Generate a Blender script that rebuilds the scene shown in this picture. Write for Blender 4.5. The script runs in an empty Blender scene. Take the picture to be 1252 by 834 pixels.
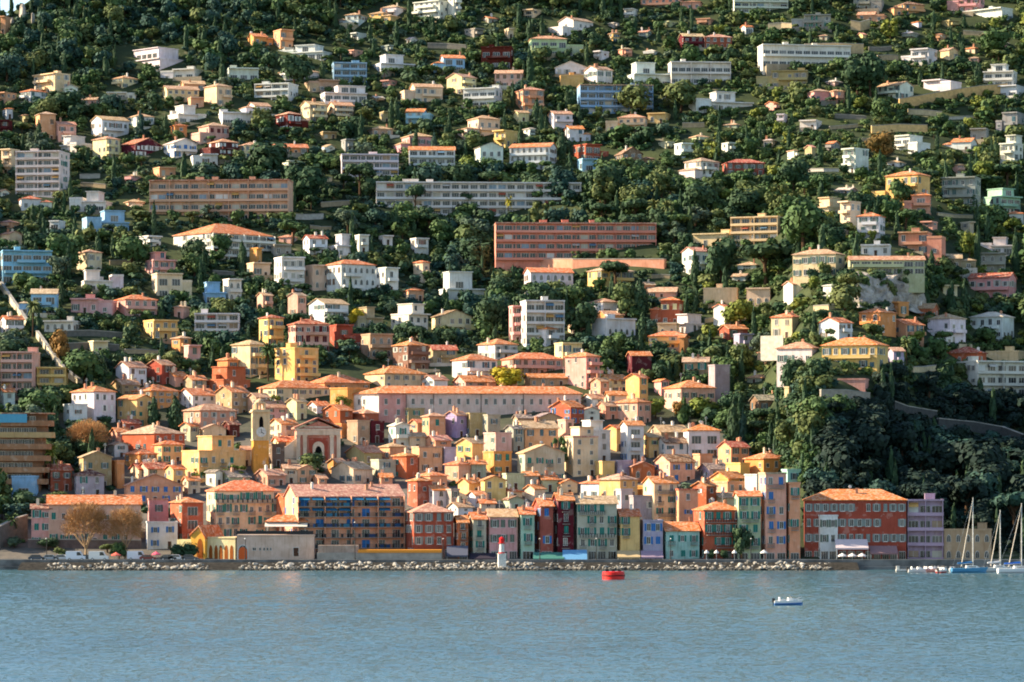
import bpy, math, random
import numpy as np
from mathutils import Vector, Matrix

R = math.radians
rnd = random.Random(7)
nrg = np.random.default_rng(11)
SC = bpy.context.scene
COL = SC.collection

# ------------------------------------------------------------------ camera, sky, sun, exposure
F, XC, YH, CAMZ = 4173.0, 626.0, 584.0, 24.0          # focal length and horizon in photograph pixels, eye height over the sea
cam_d = bpy.data.cameras.new('camera'); cam = bpy.data.objects.new('camera', cam_d); COL.objects.link(cam)
cam.location = (0, 0, CAMZ); cam.rotation_euler = (R(90), 0, 0)
cam_d.sensor_width = 36.0; cam_d.lens = 36.0 * F / 1252.0
cam_d.shift_y = (YH - 417.0) / 1252.0
cam_d.clip_start = 1.0; cam_d.clip_end = 12000.0
SC.camera = cam

SUN_EL, SUN_SIDE = 29.0, 8.0                           # sun from the left, a little behind the seafront
ts = Vector((-math.cos(R(SUN_SIDE)) * math.cos(R(SUN_EL)), math.sin(R(SUN_SIDE)) * math.cos(R(SUN_EL)), math.sin(R(SUN_EL))))
sun_d = bpy.data.lights.new('sun', 'SUN'); sun_d.energy = 5.0; sun_d.angle = R(0.6); sun_d.color = (1.0, 0.84, 0.62)
sun = bpy.data.objects.new('sun', sun_d); COL.objects.link(sun)
sun.rotation_euler = ts.to_track_quat('Z', 'Y').to_euler()
sun.location = (-600, 900, 700)
world = bpy.data.worlds.new('World'); SC.world = world; world.use_nodes = True
wt = world.node_tree; wt.nodes.clear()
wo = wt.nodes.new('ShaderNodeOutputWorld'); wb = wt.nodes.new('ShaderNodeBackground'); sk = wt.nodes.new('ShaderNodeTexSky')
sk.sky_type = 'NISHITA'; sk.sun_disc = False; sk.sun_elevation = R(SUN_EL); sk.sun_rotation = R(270 + SUN_SIDE)
sk.air_density = 1.0; sk.dust_density = 0.6; sk.ozone_density = 1.0
wb.inputs['Strength'].default_value = 0.10
wt.links.new(sk.outputs[0], wb.inputs[0]); wt.links.new(wb.outputs[0], wo.inputs[0])
SC.view_settings.view_transform = 'Standard'; SC.view_settings.look = 'None'
SC.view_settings.exposure = 1.5; SC.view_settings.gamma = 1.0
SC.render.engine = 'CYCLES'
SC.cycles.use_denoising = True
SC.cycles.max_bounces = 5; SC.cycles.diffuse_bounces = 3; SC.cycles.glossy_bounces = 2
SC.cycles.filter_width = 1.9

# ------------------------------------------------------------------ colours and materials
def lin(c):
    return tuple((x / 12.92 if x <= 0.04045 else ((x + 0.055) / 1.055) ** 2.4) for x in c)
WALL = dict(w=(.86,.85,.82), c=(.88,.78,.63), y=(.89,.73,.48), o=(.83,.58,.36), p=(.85,.64,.58), r=(.64,.33,.26),
            s=(.84,.62,.49), g=(.62,.61,.57), t=(.69,.59,.46), k=(.38,.15,.16), v=(.68,.62,.70), n=(.64,.79,.72),
            u=(.56,.73,.82), a=(.70,.40,.27), e=(.72,.73,.60), b=(.50,.41,.33), q=(.82,.66,.60), z=(.90,.55,.47))
WNAME = dict(w='white', c='cream', y='yellow', o='orange', p='pink', r='red', s='peach', g='grey', t='tan', k='maroon',
             v='lilac', n='mint green', u='pale blue', a='terracotta', e='sage grey', b='brown', q='brownish pink', z='salmon pink')
ROOF = dict(o=(.80,.45,.23), r=(.66,.30,.20), t=(.72,.59,.46), s=(.74,.53,.42), b=(.48,.32,.24), g=(.48,.45,.43), w=(.78,.76,.72),
            k=(.40,.17,.15), p=(.80,.58,.50))
RNAME = dict(o='orange', r='red', t='tan', s='salmon', b='brown', g='grey', w='white', k='dark red', p='pink')
SHUT = dict(n=(.10,.45,.40), u=(.16,.42,.66), g=(.48,.52,.50), w=(.88,.87,.84), k=(.36,.07,.08), y=(.86,.80,.58), a=(.82,.36,.16), e=(.42,.52,.38))
SNAME = dict(n='green', u='blue', g='grey', w='white', k='dark red', y='cream', a='orange', e='olive')

def new_mat(name):
    m = bpy.data.materials.new(name); m.use_nodes = True
    nt = m.node_tree; b = nt.nodes['Principled BSDF']
    return m, nt, b
def N(nt, typ, **kw):
    n = nt.nodes.new(typ)
    for k, v in kw.items():
        if k in n.inputs: n.inputs[k].default_value = v
        else: setattr(n, k, v)
    return n
def mixrgb(nt, fac, a, b, blend='MIX'):
    n = nt.nodes.new('ShaderNodeMix'); n.data_type = 'RGBA'; n.blend_type = blend
    for sock, val in ((n.inputs[0], fac), (n.inputs[6], a), (n.inputs[7], b)):
        if hasattr(val, 'links') or hasattr(val, 'is_linked'): nt.links.new(val, sock)
        elif isinstance(val, (int, float)): sock.default_value = val
        else: sock.default_value = (*val[:3], 1)
    return n.outputs[2]
def coords(nt, scale=(1, 1, 1), shift=True):
    tc = nt.nodes.new('ShaderNodeTexCoord'); mp = nt.nodes.new('ShaderNodeMapping'); mp.inputs['Scale'].default_value = scale
    nt.links.new(tc.outputs['Object'], mp.inputs['Vector'])
    if shift:
        oi = nt.nodes.new('ShaderNodeObjectInfo'); mu = N(nt, 'ShaderNodeMath', operation='MULTIPLY'); mu.inputs[1].default_value = 91.0
        nt.links.new(oi.outputs['Random'], mu.inputs[0]); nt.links.new(mu.outputs[0], mp.inputs['Location'])
    return mp.outputs[0]
def noise(nt, vec, scale, detail=3, rough=.55, lo=.35, hi=.65):
    n = N(nt, 'ShaderNodeTexNoise'); n.inputs['Scale'].default_value = scale; n.inputs['Detail'].default_value = detail; n.inputs['Roughness'].default_value = rough
    nt.links.new(vec, n.inputs['Vector'])
    mr = N(nt, 'ShaderNodeMapRange'); mr.inputs[1].default_value = lo; mr.inputs[2].default_value = hi
    nt.links.new(n.outputs['Fac'], mr.inputs[0])
    return mr.outputs[0]
def objcol(nt):
    return nt.nodes.new('ShaderNodeObjectInfo').outputs['Color']
def set_in(b, name, v):
    if name in b.inputs: b.inputs[name].default_value = v

def mat_plaster():
    m, nt, b = new_mat('plaster')
    v = coords(nt); vs = coords(nt, (1.6, 1.6, .18))
    base = objcol(nt)
    c1 = mixrgb(nt, noise(nt, v, .30, 5, .62, .36, .62), base, (.66, .60, .52), 'MULTIPLY')
    st = noise(nt, vs, 1.2, 3, .6, .52, .78)
    stm = N(nt, 'ShaderNodeMath', operation='MULTIPLY'); stm.inputs[1].default_value = .65; nt.links.new(st, stm.inputs[0])
    pt = noise(nt, v, .55, 2, .5, .60, .63); ptm = N(nt, 'ShaderNodeMath', operation='MULTIPLY'); ptm.inputs[1].default_value = .14; nt.links.new(pt, ptm.inputs[0])
    m1 = mixrgb(nt, ptm.outputs[0], mixrgb(nt, .55, base, c1), (.72, .64, .53))
    c2 = mixrgb(nt, stm.outputs[0], m1, (.50, .44, .37), 'MULTIPLY')
    nt.links.new(c2, b.inputs['Base Color']); b.inputs['Roughness'].default_value = .92; set_in(b, 'Specular IOR Level', .15)
    bp = N(nt, 'ShaderNodeBump'); bp.inputs['Strength'].default_value = .25; bp.inputs['Distance'].default_value = .05
    nt.links.new(noise(nt, v, 6, 4), bp.inputs['Height']); nt.links.new(bp.outputs[0], b.inputs['Normal'])
    return m
def mat_tile():
    m, nt, b = new_mat('roof_tiles')
    v = coords(nt); base = objcol(nt)
    c1 = mixrgb(nt, noise(nt, v, .45, 5, .7, .36, .62), base, (.52, .44, .40), 'MULTIPLY')
    c2 = mixrgb(nt, noise(nt, v, 1.3, 4, .65, .46, .66), mixrgb(nt, .75, base, c1), (.86, .66, .46))
    c2 = mixrgb(nt, .5, mixrgb(nt, .75, base, c1), c2)
    nt.links.new(c2, b.inputs['Base Color']); b.inputs['Roughness'].default_value = .85; set_in(b, 'Specular IOR Level', .2)
    wv = N(nt, 'ShaderNodeTexWave'); wv.wave_type = 'BANDS'; wv.bands_direction = 'X'; wv.inputs['Scale'].default_value = 1.3
    nt.links.new(v, wv.inputs['Vector'])
    bp = N(nt, 'ShaderNodeBump'); bp.inputs['Strength'].default_value = .6; bp.inputs['Distance'].default_value = .12
    nt.links.new(wv.outputs['Fac'], bp.inputs['Height']); nt.links.new(bp.outputs[0], b.inputs['Normal'])
    return m
def mat_plain(name, col, rough=.8, spec=.3, metal=0, var=.25, scale=1.5):
    m, nt, b = new_mat(name)
    c = lin(col) if max(col) <= 1 else col
    v = coords(nt)
    nt.links.new(mixrgb(nt, noise(nt, v, scale, 4), tuple(x * (1 - var) for x in c), tuple(min(1, x * (1 + var * .6)) for x in c)), b.inputs['Base Color'])
    b.inputs['Roughness'].default_value = rough; set_in(b, 'Specular IOR Level', spec); b.inputs['Metallic'].default_value = metal
    return m
def mat_obj(name, rough=.7, spec=.3, var=.2, scale=3):
    m, nt, b = new_mat(name); base = objcol(nt); v = coords(nt)
    nt.links.new(mixrgb(nt, var, base, mixrgb(nt, noise(nt, v, scale, 3), base, (.5, .5, .5), 'MULTIPLY')), b.inputs['Base Color'])
    b.inputs['Roughness'].default_value = rough; set_in(b, 'Specular IOR Level', spec)
    return m
def mat_leaf(name, tint=None):
    m, nt, b = new_mat(name)
    base = objcol(nt)
    if tint is not None:
        rg = nt.nodes.new('ShaderNodeRGB'); rg.outputs[0].default_value = (*tint, 1); base = rg.outputs[0]
    tc = nt.nodes.new('ShaderNodeTexCoord'); gm = nt.nodes.new('ShaderNodeNewGeometry')
    c1 = mixrgb(nt, noise(nt, gm.outputs['Position'], .55, 3, .6, .36, .64), base, (1.45, 1.38, 1.1), 'MULTIPLY')
    c2 = mixrgb(nt, noise(nt, gm.outputs['Position'], .06, 3, .6, .38, .62), c1, (.62, .78, .80), 'MULTIPLY')
    hs = nt.nodes.new('ShaderNodeHueSaturation'); nt.links.new(c2, hs.inputs['Color'])
    nt.links.new(hs.outputs[0], b.inputs['Base Color'])
    b.inputs['Roughness'].default_value = .75; set_in(b, 'Specular IOR Level', .15)
    return m
MT = {}
MT['plaster'] = mat_plaster(); MT['tile'] = mat_tile()
MT['glass'] = mat_plain('window_glass', (.10, .13, .16), .18, .5, 0, .5, 1.0)
def mat_glass():
    m, nt, b = new_mat('window_glass'); oi = nt.nodes.new('ShaderNodeObjectInfo'); cr = nt.nodes.new('ShaderNodeValToRGB')
    el = cr.color_ramp.elements; el[0].position = 0; el[0].color = (.010, .014, .018, 1); el[1].position = 1; el[1].color = (.20, .19, .17, 1)
    for p_, c_ in ((.45, (.022, .030, .038, 1)), (.75, (.03, .04, .05, 1)), (.9, (.09, .09, .085, 1))): q = el.new(p_); q.color = c_
    nt.links.new(oi.outputs['Random'], cr.inputs[0]); v = coords(nt)
    nt.links.new(mixrgb(nt, noise(nt, v, 1.2, 2), cr.outputs[0], (.5, .5, .5), 'MULTIPLY'), b.inputs['Base Color']); b.inputs['Roughness'].default_value = .16; return m
MT['glass'] = mat_glass()
MT['frame'] = mat_plain('white_frame', (.80, .79, .75), .6)
MT['paint'] = mat_obj('painted_wood')
MT['iron'] = mat_plain('dark_iron', (.12, .13, .13), .6, .4)
MT['wood'] = mat_plain('door_wood', (.28, .18, .11), .7)
MT['dark'] = mat_plain('opening_shade', (.06, .055, .055), .9, .1)  # near-black stands in for the shade inside openings
MT['bark'] = mat_plain('bark', (.30, .23, .17), .95, .1, 0, .4, 2)
MT['twig'] = mat_plain('bare_twigs', (.66, .50, .33), .95, .1, 0, .3, .6)
MT['palebark'] = mat_plain('pale_bark', (.62, .52, .40), .95, .1, 0, .3, .6)
MT['leaf'] = mat_leaf('foliage')
def mat_stone():
    m, nt, b = new_mat('shore_stone'); v = coords(nt); gm = nt.nodes.new('ShaderNodeNewGeometry'); sp = nt.nodes.new('ShaderNodeSeparateXYZ'); nt.links.new(gm.outputs['Position'], sp.inputs[0])
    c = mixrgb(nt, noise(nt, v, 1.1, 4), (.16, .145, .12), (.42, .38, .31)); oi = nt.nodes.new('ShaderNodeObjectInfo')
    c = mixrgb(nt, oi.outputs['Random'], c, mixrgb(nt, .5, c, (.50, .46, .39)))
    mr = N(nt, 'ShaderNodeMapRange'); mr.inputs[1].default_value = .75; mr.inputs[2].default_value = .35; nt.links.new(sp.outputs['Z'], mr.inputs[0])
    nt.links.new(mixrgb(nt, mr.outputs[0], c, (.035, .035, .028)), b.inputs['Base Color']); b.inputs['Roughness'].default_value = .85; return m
MT['stone'] = mat_stone()
MT['archin'] = mat_plain('arch_lit_interior', (.60, .33, .14), .9, .1)  # orange light inside the arches, put into a flat panel colour
MT['concrete'] = mat_plain('concrete', (.60, .58, .54), .9, .15, 0, .25, .4)
MT['masonry'] = mat_obj('rubble_masonry', .95, .1, .55, .9)
MT['metal'] = mat_plain('bright_metal', (.75, .76, .77), .35, .5, .6)
MT['gel'] = mat_obj('gelcoat', .3, .5, .1)
MT['carpaint'] = mat_obj('car_paint', .3, .5, .05)
MT['rubber'] = mat_plain('rubber', (.06, .06, .06), .9, .1)
MT['cloth'] = mat_obj('canvas_cloth', .9, .1, .25)

# ------------------------------------------------------------------ mesh helper, tagging
class MB:
    def __init__(s): s.v, s.f, s.m = [], [], []
    def add(s, vs, fs, m=0):
        o = len(s.v); s.v += [tuple(p) for p in vs]; s.f += [tuple(i + o for i in f) for f in fs]; s.m += [m] * len(fs); return s
    def box(s, x0, x1, y0, y1, z0, z1, m=0):
        return s.add([(x0,y0,z0),(x1,y0,z0),(x1,y1,z0),(x0,y1,z0),(x0,y0,z1),(x1,y0,z1),(x1,y1,z1),(x0,y1,z1)],
                     [(0,3,2,1),(4,5,6,7),(0,1,5,4),(1,2,6,5),(2,3,7,6),(3,0,4,7)], m)
    def prism(s, poly, a0, a1, axis, m=0):
        # poly: (u, z) outline; extruded along x (axis 'x': u = y) or along y (axis 'y': u = x)
        n = len(poly)
        P = (lambda u, z, a: (a, u, z)) if axis == 'x' else (lambda u, z, a: (u, a, z))
        vs = [P(u, z, a0) for u, z in poly] + [P(u, z, a1) for u, z in poly]
        fs = [tuple(range(n)), tuple(range(2 * n - 1, n - 1, -1))] + [(i, i + n, (i + 1) % n + n, (i + 1) % n) for i in range(n)]
        return s.add(vs, fs, m)
    def flat(s, poly, z0, z1, m=0):
        n = len(poly)
        vs = [(x, y, z0) for x, y in poly] + [(x, y, z1) for x, y in poly]
        fs = [tuple(range(n - 1, -1, -1)), tuple(range(n, 2 * n))] + [(i, (i + 1) % n, (i + 1) % n + n, i + n) for i in range(n)]
        return s.add(vs, fs, m)
    def tube(s, p, q, r0, r1, n=6, m=0):
        p, q = Vector(p), Vector(q); d = (q - p).normalized()
        a = d.orthogonal().normalized(); b = d.cross(a)
        vs = []
        for c, r in ((p, r0), (q, r1)):
            for i in range(n):
                t = 2 * math.pi * i / n; vs.append(c + a * math.cos(t) * r + b * math.sin(t) * r)
        fs = [(i, (i + 1) % n, (i + 1) % n + n, i + n) for i in range(n)] + [tuple(range(n - 1, -1, -1)), tuple(range(n, 2 * n))]
        return s.add(vs, fs, m)
    def lathe(s, prof, n=12, c=(0, 0, 0), m=0):
        vs, fs = [], []
        for r, z in prof:
            for i in range(n):
                t = 2 * math.pi * i / n; vs.append((c[0] + r * math.cos(t), c[1] + r * math.sin(t), c[2] + z))
        k = len(prof)
        for j in range(k - 1):
            for i in range(n):
                fs.append((j*n+i, j*n+(i+1)%n, (j+1)*n+(i+1)%n, (j+1)*n+i))
        fs.append(tuple(range(n - 1, -1, -1))); fs.append(tuple(range((k-1)*n, k*n)))
        return s.add(vs, fs, m)
    def mesh(s, name, mats):
        me = bpy.data.meshes.new(name); me.from_pydata(s.v, [], s.f)
        for m in mats: me.materials.append(MT[m] if isinstance(m, str) else m)
        if len(mats) > 1: me.polygons.foreach_set('material_index', s.m)
        me.update(); return me
    def build(s, name, mats, parent=None, color=None, loc=None, rz=0):
        return put(name, s.mesh(name, mats), parent, color, loc, rz)
def put(name, me, parent=None, color=None, loc=None, rz=0, scale=None):
    o = bpy.data.objects.new(name, me); COL.objects.link(o)
    if parent is not None: o.parent = parent
    if color is not None: o.color = (*color[:3], 1)
    if loc is not None: o.location = loc
    if rz: o.rotation_euler = (0, 0, rz)
    if scale is not None: o.scale = scale
    return o
def tag(o, label=None, cat=None, group=None, kind=None):
    for k, v in (('label', label), ('category', cat), ('group', group), ('kind', kind)):
        if v: o[k] = v
    return o
def empty(name, loc, rz=0):
    o = bpy.data.objects.new(name, None); o.empty_display_size = .5; COL.objects.link(o)
    o.location = loc; o.rotation_euler = (0, 0, rz); return o

# ------------------------------------------------------------------ terrain: distance of the ground along the valley, the spur and the bank
def sm(a, b, x):
    t = np.clip((np.asarray(x, float) - a) / (b - a), 0, 1); return t * t * (3 - 2 * t)
KY = [-140, -60, 0, 100, 200, 300, 400, 450, 500, 560, 600, 640, 684]
KD = [1690, 1600, 1530, 1440, 1350, 1250, 1150, 1100, 1055, 1005, 975, 940, 905]
def depth(x, y):
    x = np.asarray(x, float); y = np.asarray(y, float)
    D = np.interp(y, KY, KD)
    D = D + 45 * np.exp(-((x - 560) / 120) ** 2 - ((y - 320) / 100) ** 2)
    D = D - 30 * np.exp(-((x - 1060) / 170) ** 2 - ((y - 320) / 120) ** 2)
    D = D + np.interp(y, [-60, 150, 300, 400, 470, 500, 560, 600, 640, 684], [0, -20, -60, -80, -95, -85, -50, -30, -12, 0]) * sm(925, 1005, x) * (1 - .92 * sm(1005, 1265, x))
    D = D - 25 * np.exp(-((x - 40) / 160) ** 2 - ((y - 400) / 110) ** 2)
    D = D - 32 * sm(1025, 1048, x) * (1 - sm(1128, 1155, x)) * np.interp(y, [260, 336, 377, 384], [0, 1, 0, 0])
    D = D + np.sin(x * .021 + y * .013) * 3 * sm(690, 600, y) * -1
    return D
def at(x, y, D=None):
    D = float(depth(x, y)) if D is None else D
    return Vector(((x - XC) / F * D, D, CAMZ + (YH - y) / F * D))
def ztop(x):
    return np.interp(x, [-500, -100, 0, 15, 35, 60, 100, 200], [60, 40, 24, 15, 2, -20, -60, -75])
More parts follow.
